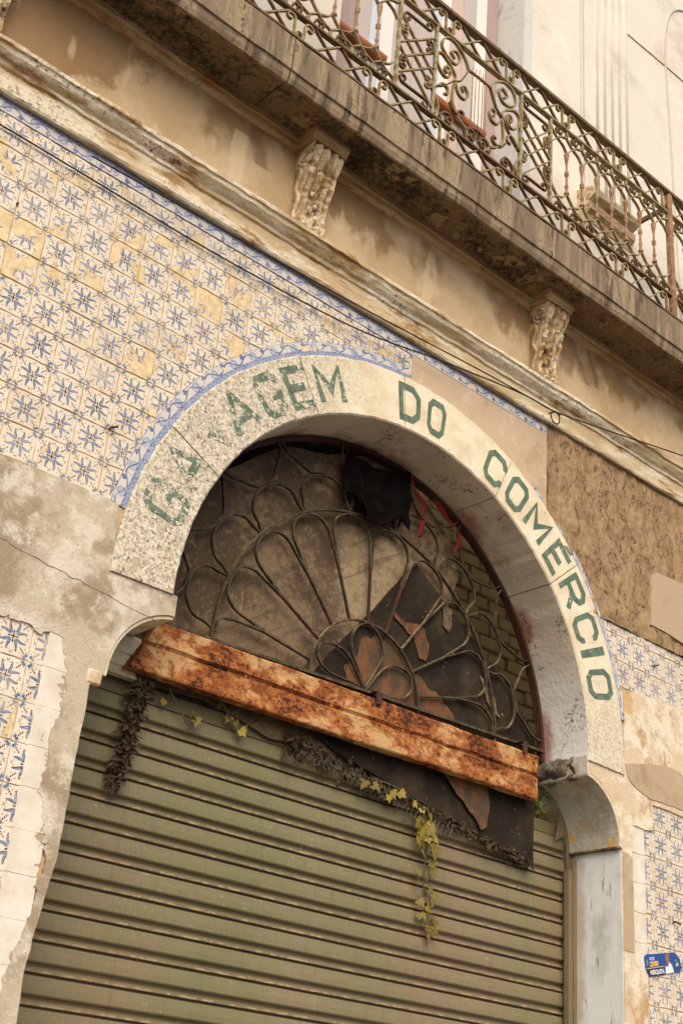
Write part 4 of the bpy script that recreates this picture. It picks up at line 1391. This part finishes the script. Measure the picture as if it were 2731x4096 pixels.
rn = random.Random(11)
path = [(2.26, 0.276, 3.11), (2.42, 0.272, 3.125), (2.56, 0.27, 3.10), (2.64, 0.268, 3.06), (2.70, 0.272, 2.98), (2.716, 0.285, 2.88), (2.722, 0.30, 2.78), (2.73, 0.30, 2.66), (2.745, 0.30, 2.57), (2.762, 0.30, 2.505)]
lv = []
for k in range(9):
    t = k / 8
    lv.append((2.30 + 0.36 * t + rn.uniform(-0.02, 0.02), 0.262, 3.10 - 0.03 * t + rn.uniform(-0.02, 0.02), rn.uniform(0.034, 0.050)))
for k in range(17):
    lv.append((2.70 + rn.uniform(-0.055, 0.06), 0.262 + rn.uniform(-0.006, 0.014), 3.05 - 0.010 * k + rn.uniform(-0.02, 0.01), rn.uniform(0.042, 0.064)))
for (x, z) in ((2.675, 2.775), (2.68, 2.735), (2.765, 2.83), (2.77, 2.79), (2.738, 2.755), (2.75, 2.72), (2.78, 2.69), (2.72, 2.69), (2.775, 2.65), (2.69, 2.645), (2.74, 2.63), (2.70, 2.59), (2.725, 2.595), (2.78, 2.59), (2.795, 2.575), (2.765, 2.545), (2.785, 2.53), (2.752, 2.51)):
    lv.append((x, 0.290, z + 0.02, rn.uniform(0.036, 0.050)))
vine('yellow green ivy trailing down the middle of the green shutter', path, lv)
vine('sparse ivy sprig under the left end of the rusty beam', [(1.24, 0.275, 3.22), (1.30, 0.28, 3.16), (1.34, 0.285, 3.12), (1.37, 0.288, 3.08)], [(1.237, 0.29, 3.175, 0.034), (1.372, 0.282, 3.165, 0.05), (1.392, 0.280, 3.145, 0.046), (1.358, 0.284, 3.10, 0.04)])
vine('small ivy sprig at the corner of the plywood below the beam', [(1.50, 0.275, 3.24), (1.54, 0.28, 3.20), (1.58, 0.285, 3.16), (1.62, 0.288, 3.12)], [(1.505, 0.288, 3.235, 0.036), (1.558, 0.286, 3.195, 0.036), (1.585, 0.284, 3.18, 0.036), (1.613, 0.284, 3.155, 0.046), (1.64, 0.284, 3.18, 0.034)])


def litter(name, spots, mat, parent, seed, size=(0.02, 0.05)):
    rn = random.Random(seed)
    v, f = [], []
    for (x, y, z) in spots:
        l, w = rn.uniform(*size), rn.uniform(0.004, 0.012)
        d = Vector((rn.uniform(-1, 1), rn.uniform(-0.3, 0.3), rn.uniform(-1.3, 0.4))).normalized()
        s = d.cross(Vector((rn.uniform(-1, 1), rn.uniform(-1, 1), 0.3))).normalized()
        p = Vector((x, y, z))
        k = len(v)
        cv = Vector((0, rn.uniform(-0.01, 0.0), 0))
        v += [p, p + d * l * 0.5 + s * w + cv, p + d * l, p + d * l * 0.5 - s * w + cv * 0.3]
        f += [(k, k + 1, k + 2), (k, k + 2, k + 3)]
    o = mobj(name, v, f, mat, parent)
    o['kind'] = 'stuff'
    return o


dv = thing('dried_vine', (1.09, 0.29, 2.79), 'clump of dried brown vine hanging at the left of the shutter', 'vine')
pth = smooth_pts([(1.114, 0.285, 3.25), (1.10, 0.287, 3.10), (1.085, 0.29, 2.95), (1.065, 0.292, 2.80)], 8)
tube('stem', pth, 0.008, 'dry', dv, 6)
sp_ = []
for k in range(900):
    t = rn.random()
    q = pth[int(t * (len(pth) - 1))]
    ww = 0.03 * (1 - 0.35 * t)
    sp_.append((q[0] + rn.gauss(0, ww * 0.55), min(0.305, q[1] + rn.gauss(-0.015, 0.012)), q[2] + rn.gauss(0, 0.02)))
litter('dry_leaves', sp_, 'dry', dv, 4, (0.015, 0.05))
df = thing('dry_creeper', (2.5, 0.29, 3.0), 'dry brown creeper with wire netting along the lower edge of the tarred board', 'creeper')
edge = [(1.86, 3.20), (2.128, 3.19), (2.6, 3.10), (3.1, 3.013), (3.43, 2.955)]
sp_ = []
for k in range(950):
    t = rn.random() ** 1.5
    x = 1.86 + 1.56 * t
    z = 3.20 - 0.157 * (x - 1.86)
    dens = 0.040 * (1 - t) ** 1.5 + 0.008
    sp_.append((x, 0.282 + rn.uniform(-0.022, 0.02), z - abs(rn.gauss(0, dens)) + 0.012))
litter('dry_leaves', sp_, 'dry', df, 8, (0.012, 0.042))
wv, wf = [], []
for k in range(34):
    x = 1.95 + 0.028 * k
    z = 3.19 - 0.157 * (x - 1.86)
    for (dx, dz) in ((0.03, -0.055), (-0.03, -0.055)):
        a, b2 = tube_geo([(x, 0.274, z + 0.012), (x + dx, 0.27, z + dz)], 0.0011, 4)
        wf += [tuple(i + len(wv) for i in q) for q in b2]
        wv += a
mobj('wire_netting', wv, wf, 'wire', df)['kind'] = 'stuff'
# foliage in the dark behind the shutter top and at the right springing
sp_ = [(rn.uniform(0.80, 1.75), rn.uniform(0.37, 0.55), rn.uniform(3.14, 3.30)) for k in range(700)]
o = litter('foliage', sp_, 'green_leaf', None, 5, (0.03, 0.07))
tag(o, 'dark green foliage growing behind the top of the shutter', 'foliage')
sp_ = [(3.55 + rn.gauss(0, 0.035), rn.uniform(0.31, 0.40), 3.315 + rn.gauss(0, 0.03)) for k in range(160)]
pl = thing('small_plant', (3.55, 0.35, 3.25), 'small green plant in wire netting beside the right end of the beam', 'plant')
litter('leaves', sp_, 'green_leaf', pl, 6, (0.03, 0.06))
wv, wf = [], []
for k in range(10):
    a, b2 = tube_geo([(3.49 + 0.014 * k, 0.300, 3.26), (3.53 + 0.010 * k, 0.292, 3.33), (3.50 + 0.014 * k, 0.300, 3.40)], 0.0014, 4)
    wf += [tuple(i + len(wv) for i in q) for q in b2]
    wv += a
mobj('wire_netting', wv, wf, 'wire', pl)['kind'] = 'stuff'

# ---------------------------------------------------------------- balcony railing
rl = thing('balcony_railing', (2.27, -0.285, 6.19), 'ornate rusty green wrought iron railing along the balcony edge', 'railing')
RY = -0.285
Z0, Z1, Z2, Z3 = 6.200, 6.348, 6.975, 7.140
RX0, RX1 = 0.45, 4.75
for z, hh, ww, m, nm in ((Z0 - 0.006, 0.014, 0.04, 'iron_brown', 'bottom_rail'), (Z1, 0.016, 0.03, 'iron_brown', 'lower_rail'), (Z2, 0.014, 0.03, 'iron_green', 'upper_rail'), (Z3, 0.024, 0.045, 'iron_brown', 'top_rail')):
    addbox(nm, (RX0, RX1, RY - ww / 2, RY + ww / 2, z - hh / 2, z + hh / 2), m, rl, 0.002)
for x in (1.672, 1.932, 2.600, 2.850):
    addbox('post', (x - 0.007, x + 0.007, RY - 0.012, RY + 0.012, Z1 + 0.008, Z2 - 0.007), 'iron_pale', rl, 0.001)
for x in (0.562, 3.975):
    addbox('main_post', (x - 0.018, x + 0.018, RY - 0.018, RY + 0.018, 6.187, Z3 - 0.012), 'baluster_iron', rl, 0.003)
addbox('wall_stay', (3.956, 3.974, RY, UY + 0.01, 7.015, 7.045), 'iron_brown', rl)


def spiral_pts(cx, cz, r, a_in, turns=1.25, sgn=1, inner=0.36, n=16):
    """from the eye outwards, ending at angle a_in; sgn=+1 counter-clockwise"""
    return [(cx + (r * (inner + (1 - inner) * i / n)) * cos(radians(a_in - sgn * 360 * turns * (1 - i / n))),
             cz + (r * (inner + (1 - inner) * i / n)) * sin(radians(a_in - sgn * 360 * turns * (1 - i / n)))) for i in range(n + 1)]


def c_scroll(x, z, hgt, r, mir=1, kind='C', rot=0.0):
    """scroll centred at (x, z); C opens to +x (mir flips)"""
    top = spiral_pts(0, hgt / 2 - r, r, 180, 0.92, 1)
    if kind == 'C':
        bot = [(px, -pz) for px, pz in spiral_pts(0, hgt / 2 - r, r, 180, 0.92, 1)][::-1]
        mid = [(-r * 1.12, 0)] if hgt > 4 * r else []
        sx = r * 0.4
    else:
        bot = [(-2 * r - px, -pz) for px, pz in spiral_pts(0, hgt / 2 - r, r, 180, 0.92, 1)][::-1]
        mid = []
        sx = r
    p = top + mid + bot
    ca, sa = cos(rot), sin(rot)
    return [(x + mir * ((px + sx) * ca - pz * sa), z + (px + sx) * sa + pz * ca) for px, pz in p]


def rib(nm, pts, m='iron_green', w=0.016, t=0.0082):
    return ribbon(nm, pts, RY, w, t, m, rl)


# top and bottom friezes: pairs of lattice crosses and back-to-back scrolls
for (za, zb) in ((Z0 + 0.001, Z1 - 0.008), (Z2 + 0.007, Z3 - 0.012)):
    zc, hz = (za + zb) / 2, (zb - za)
    k = -4
    while True:
        xs = 2.265 - 0.24 + 0.479 * k
        k += 1
        if xs > 4.75:
            break
        for dx in (0.165, 0.335):
            x = xs + dx
            if RX0 + 0.08 < x < RX1 - 0.08:
                rib('lattice_bar', bez([(x - 0.078, za), (x - 0.01, zc - 0.012), (x + 0.01, zc + 0.012), (x + 0.078, zb)], 6))
                rib('lattice_bar', bez([(x - 0.078, zb), (x - 0.01, zc + 0.012), (x + 0.01, zc - 0.012), (x + 0.078, za)], 6), 'iron_brown')
        if RX0 + 0.08 < xs < RX1 - 0.08:
            rib('scroll', c_scroll(xs - 0.030, zc, hz - 0.004, 0.029, -1, 'S'))
            rib('scroll', c_scroll(xs + 0.030, zc, hz - 0.004, 0.029, 1, 'S'))


def lattice_panel(x0, x1, flip):
    f = (lambda x: x0 + x1 - x) if flip else (lambda x: x)
    w = x1 - x0
    a, b2 = x0 + 0.009, x1 - 0.009
    for z in (6.462, 6.565, 6.668):
        rib('lattice_bar', [(f(a), z), (f((a + b2) / 2), z + 0.104), (f(b2), z + 0.208)])
    for z in (6.87, 6.765, 6.648):
        rib('lattice_bar', [(f(a), z), (f((a + b2) / 2), z - 0.122), (f(b2), z - 0.246)])
    xc = (x0 + x1) / 2
    m = -1 if flip else 1
    rib('scroll', [(xc + m * (z - 6.905), 6.905 + (x - xc)) for x, z in c_scroll(xc, 6.905, 0.215, 0.030, 1, 'S')], 'iron_brown')
    rib('scroll', [(xc - m * (z - 6.42), 6.42 + (x - xc)) for x, z in c_scroll(xc, 6.42, 0.215, 0.030, 1, 'S')], 'iron_brown')
    rib('scroll', c_scroll(f(x0 + 0.034), 6.555, 0.09, 0.023, 1), 'iron_brown')
    rib('scroll', c_scroll(f(x1 - 0.034), 6.79, 0.09, 0.023, -1), 'iron_brown')
    rib('scroll', c_scroll(f(x0 + 0.036), 6.775, 0.08, 0.021, 1))
    rib('scroll', c_scroll(f(x1 - 0.036), 6.545, 0.08, 0.021, -1))


lattice_panel(1.672, 1.932, False)
lattice_panel(2.600, 2.850, True)
# centre panel: mirrored scrolls round a lyre
XC = 2.266


def both(nm, pts, m='iron_brown', t=0.0095):
    for s in (1, -1):
        rib(nm, [(XC + s * (XC - x), z) for x, z in pts], m, 0.018, t)


both('scroll', smooth_pts([(2.075, 6.845), (2.045, 6.875), (2.085, 6.905), (2.112, 6.862), (2.080, 6.812), (2.02, 6.82), (1.975, 6.87), (2.0, 6.945), (2.07, 6.962), (2.15, 6.905), (2.183, 6.845)], 5), 'iron_green')
both('scroll', smooth_pts([(2.035, 6.735), (2.022, 6.708), (2.005, 6.72), (2.012, 6.748), (2.042, 6.745), (2.045, 6.70), (2.005, 6.672), (1.955, 6.715), (1.945, 6.79), (1.985, 6.812), (2.05, 6.772), (2.085, 6.725), (2.07, 6.682)], 5), 'iron_green')
both('scroll', smooth_pts([(2.15, 6.66), (2.135, 6.69), (2.16, 6.705), (2.183, 6.665), (2.16, 6.62), (2.115, 6.625), (2.085, 6.68), (2.07, 6.60), (2.075, 6.53), (2.12, 6.46), (2.175, 6.425), (2.19, 6.385)], 5), 'iron_green')
both('scroll', smooth_pts([(2.055, 6.415), (2.035, 6.405), (2.035, 6.385), (2.06, 6.378), (2.075, 6.405), (2.05, 6.435), (2.01, 6.425), (1.985, 6.385), (2.0, 6.36)], 5))
both('scroll', smooth_pts([(2.055, 6.53), (2.075, 6.495), (2.115, 6.475), (2.15, 6.49), (2.15, 6.52), (2.125, 6.515)], 5))
both('scroll', smooth_pts([(2.225, 6.425), (2.21, 6.40), (2.228, 6.385), (2.248, 6.41), (2.232, 6.445), (2.19, 6.445), (2.172, 6.40), (2.185, 6.36)], 5))
both('scroll', smooth_pts([(1.952, 6.56), (1.99, 6.61), (2.03, 6.605), (2.035, 6.565), (2.01, 6.555)], 5), 'iron_green')
both('scroll', smooth_pts([(1.942, 6.50), (1.97, 6.44), (1.965, 6.40), (1.945, 6.37)], 5), 'iron_green')
both('tie_bar', [(1.94, 6.553), (2.0, 6.60), (2.07, 6.68), (2.13, 6.73), (2.183, 6.845)], 'iron_brown', 0.005)
rib('lyre_bar', [(2.183, 6.846), (2.266, 6.850), (2.349, 6.846)], 'baluster_iron')
for k in range(5):
    x = 2.266 + (k - 2) * 0.027
    v, f = tube_geo([(x, RY, 6.36), (x, RY, 6.91 - 0.012 * abs(k - 2))], 0.0028, 5)
    mobj('lyre_string', v, f, 'baluster_iron', rl, smooth=True)
rib('lyre_foot', smooth_pts([(2.165, 6.40), (2.21, 6.455), (2.266, 6.475), (2.322, 6.455), (2.367, 6.40)], 5), 'iron_brown')
# baluster panels
bal_v, bal_f = lathe([(0.012, 6.505), (0.016, 6.512), (0.015, 6.520), (0.008, 6.532), (0.008, 6.55), (0.012, 6.565), (0.008, 6.575), (0.006, 6.625), (0.007, 6.64), (0.014, 6.648), (0.009, 6.657), (0.014, 6.666), (0.007, 6.675), (0.006, 6.72), (0.009, 6.745), (0.013, 6.77), (0.016, 6.795), (0.015, 6.803), (0.007, 6.808)], 9)
bal_me = None
for xs in ([2.993 + 0.1357 * k for k in range(7)], [1.533 - 0.1395 * k for k in range(7)], [4.13 + 0.137 * k for k in range(4)]):
    for x in xs:
        if bal_me is None:
            o = mobj('baluster', bal_v, bal_f, 'baluster_iron', rl, smooth=True)
            bal_me = o.data
            o.location = (x, RY, 0)
        else:
            link('baluster', bal_me, rl, (x, RY, 0))
    d = 0.137
    xs2 = sorted(xs)
    lo, hi = xs2[0] - d, xs2[-1] + d
    for i in range(len(xs2) + 1):
        xm = xs2[0] - d / 2 + d * i
        for (zb, zr, s) in ((6.806, Z2 - 0.007, 1), (6.508, Z1 + 0.008, -1)):
            q = abs(zr - zb)
            xa, xb = xm - d / 2, xm + d / 2
            # ogee strap leaning from one baluster to the rail beyond the next, and a loop
            rib('strap', smooth_pts([(xa, zb), (xa + d * 0.30, zb + s * q * 0.30), (xa + d * 0.62, zb + s * q * 0.58), (xb, zb + s * q * 0.72), (xb + d * 0.02, zr)], 4), 'iron_green', 0.016, 0.0075)
            rib('loop', smooth_pts([(xb, zb), (xm + d * 0.25, zb + s * q * 0.26), (xm - d * 0.16, zb + s * q * 0.44), (xa, zb + s * q * 0.72), (xa - d * 0.02, zr)], 4), 'iron_green', 0.016, 0.0075)
            zt = zb + s * q * 0.74
            rib('curl', smooth_pts([(xm - 0.026, zt + s * 0.014), (xm - 0.020, zt - s * 0.010), (xm, zt - s * 0.004), (xm, zt + s * 0.034)], 4), 'iron_brown', 0.014, 0.0075)
            rib('curl', smooth_pts([(xm + 0.026, zt + s * 0.014), (xm + 0.020, zt - s * 0.010), (xm + 0.003, zt - s * 0.004), (xm + 0.003, zt + s * 0.030)], 4), 'iron_brown', 0.014, 0.0075)

# ---------------------------------------------------------------- cables, nails, sticker
def cable(label, pts, r):
    v, f = tube_geo(smooth_pts(pts, 8), r, 6)
    o = mobj('cable', v, f, 'cable', None, smooth=True)
    tag(o, label, 'cable', 'black cables along the cornice')


cable('black cable slung across the tiles from the left edge and up over the cornice', [(-0.42, -0.016, 5.055), (-0.07, -0.016, 5.065), (0.324, -0.018, 5.060), (0.989, -0.018, 5.052), (1.753, -0.03, 5.080), (2.329, -0.062, 5.160), (2.86, -0.10, 5.215), (3.10, -0.118, 5.212), (3.59, -0.122, 5.305), (4.28, -0.122, 5.45), (5.2, -0.12, 5.63)], 0.0042)
cable('black cable lying along the cornice face and ending in a wire loop', [(0.30, -0.062, 5.128), (0.885, -0.062, 5.150), (1.395, -0.10, 5.133), (1.936, -0.112, 5.150), (2.54, -0.118, 5.186), (3.09, -0.122, 5.206)] + [(3.10 + 0.035 * sin(a * 0.7), -0.124, 5.172 + 0.036 * cos(a * 0.7)) for a in range(1, 10)] + [(3.05, -0.122, 5.175)], 0.0040)
for k, (x, z, dx, dz, ln, lab) in enumerate(((0.629, 4.028, 0.022, 0.006, 0.03, 'rusty nail stub sticking out low beside the arch tiles'), (4.058, 4.106, 0.02, 0.008, 0.028, 'dark nail in the faded tiles right of the arch'), (0.068, 4.768, 0.004, 0.004, 0.014, 'small rusty nail head high in the left tiles'), (4.157, 2.799, 0.03, -0.012, 0.03, 'bent nail in the tiles above the blue sticker'))):
    v, f = tube_geo([(x, -0.004, z), (x + dx * 0.3, -ln * 0.7, z + dz * 0.3), (x + dx, -ln, z + dz)], 0.0045, 6)
    tag(mobj('nail', v, f, 'iron_red', None), lab, 'nail', 'nails in the tiles')

stk = thing('campaign_sticker', (4.05, -0.0100, 2.5), 'torn blue campaign sticker with yellow and white lettering on the tiles', 'sticker')
SYY = -0.0100
sheet('backing', [(3.906, 2.590), (3.920, 2.607), (4.146, 2.650), (4.166, 2.647), (4.198, 2.624), (4.203, 2.585), (4.196, 2.566), (4.062, 2.537), (3.936, 2.507), (3.917, 2.543)], SYY, SYY + 0.0012, 'st_blue', stk)
# sticker axes: u along the text, v up
U0, UD = (3.936, 2.507), (0.0, 0.0)
ua = Vector((0.262, 0.0565))
va = Vector((-0.019, 0.090))
stp = lambda u, v, d=0.0007: (U0[0] + ua[0] * u + va[0] * v, SYY - d, U0[1] + ua[1] * u + va[1] * v)


def spoly(name, uv, mat, d):
    v = [stp(u, w, d) for u, w in uv]
    return mobj(name, v, [tuple(range(len(v)))], mat, stk)


spoly('name_band', [(0.0, 0.02), (0.50, 0.0), (0.50, 0.40), (0.0, 0.38)], 'st_navy', 0.0005)
spoly('yellow_rule', [(0.0, 0.385), (0.52, 0.405), (0.52, 0.435), (0.0, 0.415)], 'st_yellow', 0.0007)
spoly('portrait_shirt', [(0.54, 0.04), (0.80, 0.06), (0.76, 0.44), (0.70, 0.60), (0.63, 0.36), (0.56, 0.44)], 'st_white', 0.0006)
spoly('portrait_neck', [(0.62, 0.40), (0.70, 0.62), (0.72, 1.0), (0.60, 1.0), (0.585, 0.72)], 'st_skin', 0.0009)
spoly('edge_mark', [(0.0, 0.55), (0.05, 0.56), (0.05, 0.85), (0.0, 0.80)], 'st_teal', 0.0007)
spoly('edge_mark', [(0.88, 0.35), (0.96, 0.36), (0.96, 0.52), (0.90, 0.50)], 'st_yellow', 0.0007)
spoly('edge_mark', [(0.87, 0.58), (0.94, 0.58), (0.94, 0.68), (0.87, 0.66)], 'st_teal', 0.0007)


def stext(txt, u0, v0, size, mat):
    cu = bpy.data.curves.new('txt', 'FONT')
    cu.body = txt
    cu.offset = 0.035
    ob = bpy.data.objects.new('txt', cu)
    COL.objects.link(ob)
    dg = bpy.context.evaluated_depsgraph_get()
    me = bpy.data.meshes.new_from_object(ob.evaluated_get(dg))
    bpy.data.objects.remove(ob)
    bpy.data.curves.remove(cu)
    for vv in me.vertices:
        vv.co = stp(u0 + vv.co.x * size * 0.30, v0 + vv.co.y * size, 0.0010)
    me.materials.clear()
    me.materials.append(M[mat])
    me.name = 'lettering'
    link('lettering', me, stk)


stext('VOTE', 0.10, 0.79, 0.20, 'st_white')
stext('25000', 0.10, 0.49, 0.34, 'st_yellow')
stext('MESQUITA', 0.07, 0.09, 0.30, 'st_white')
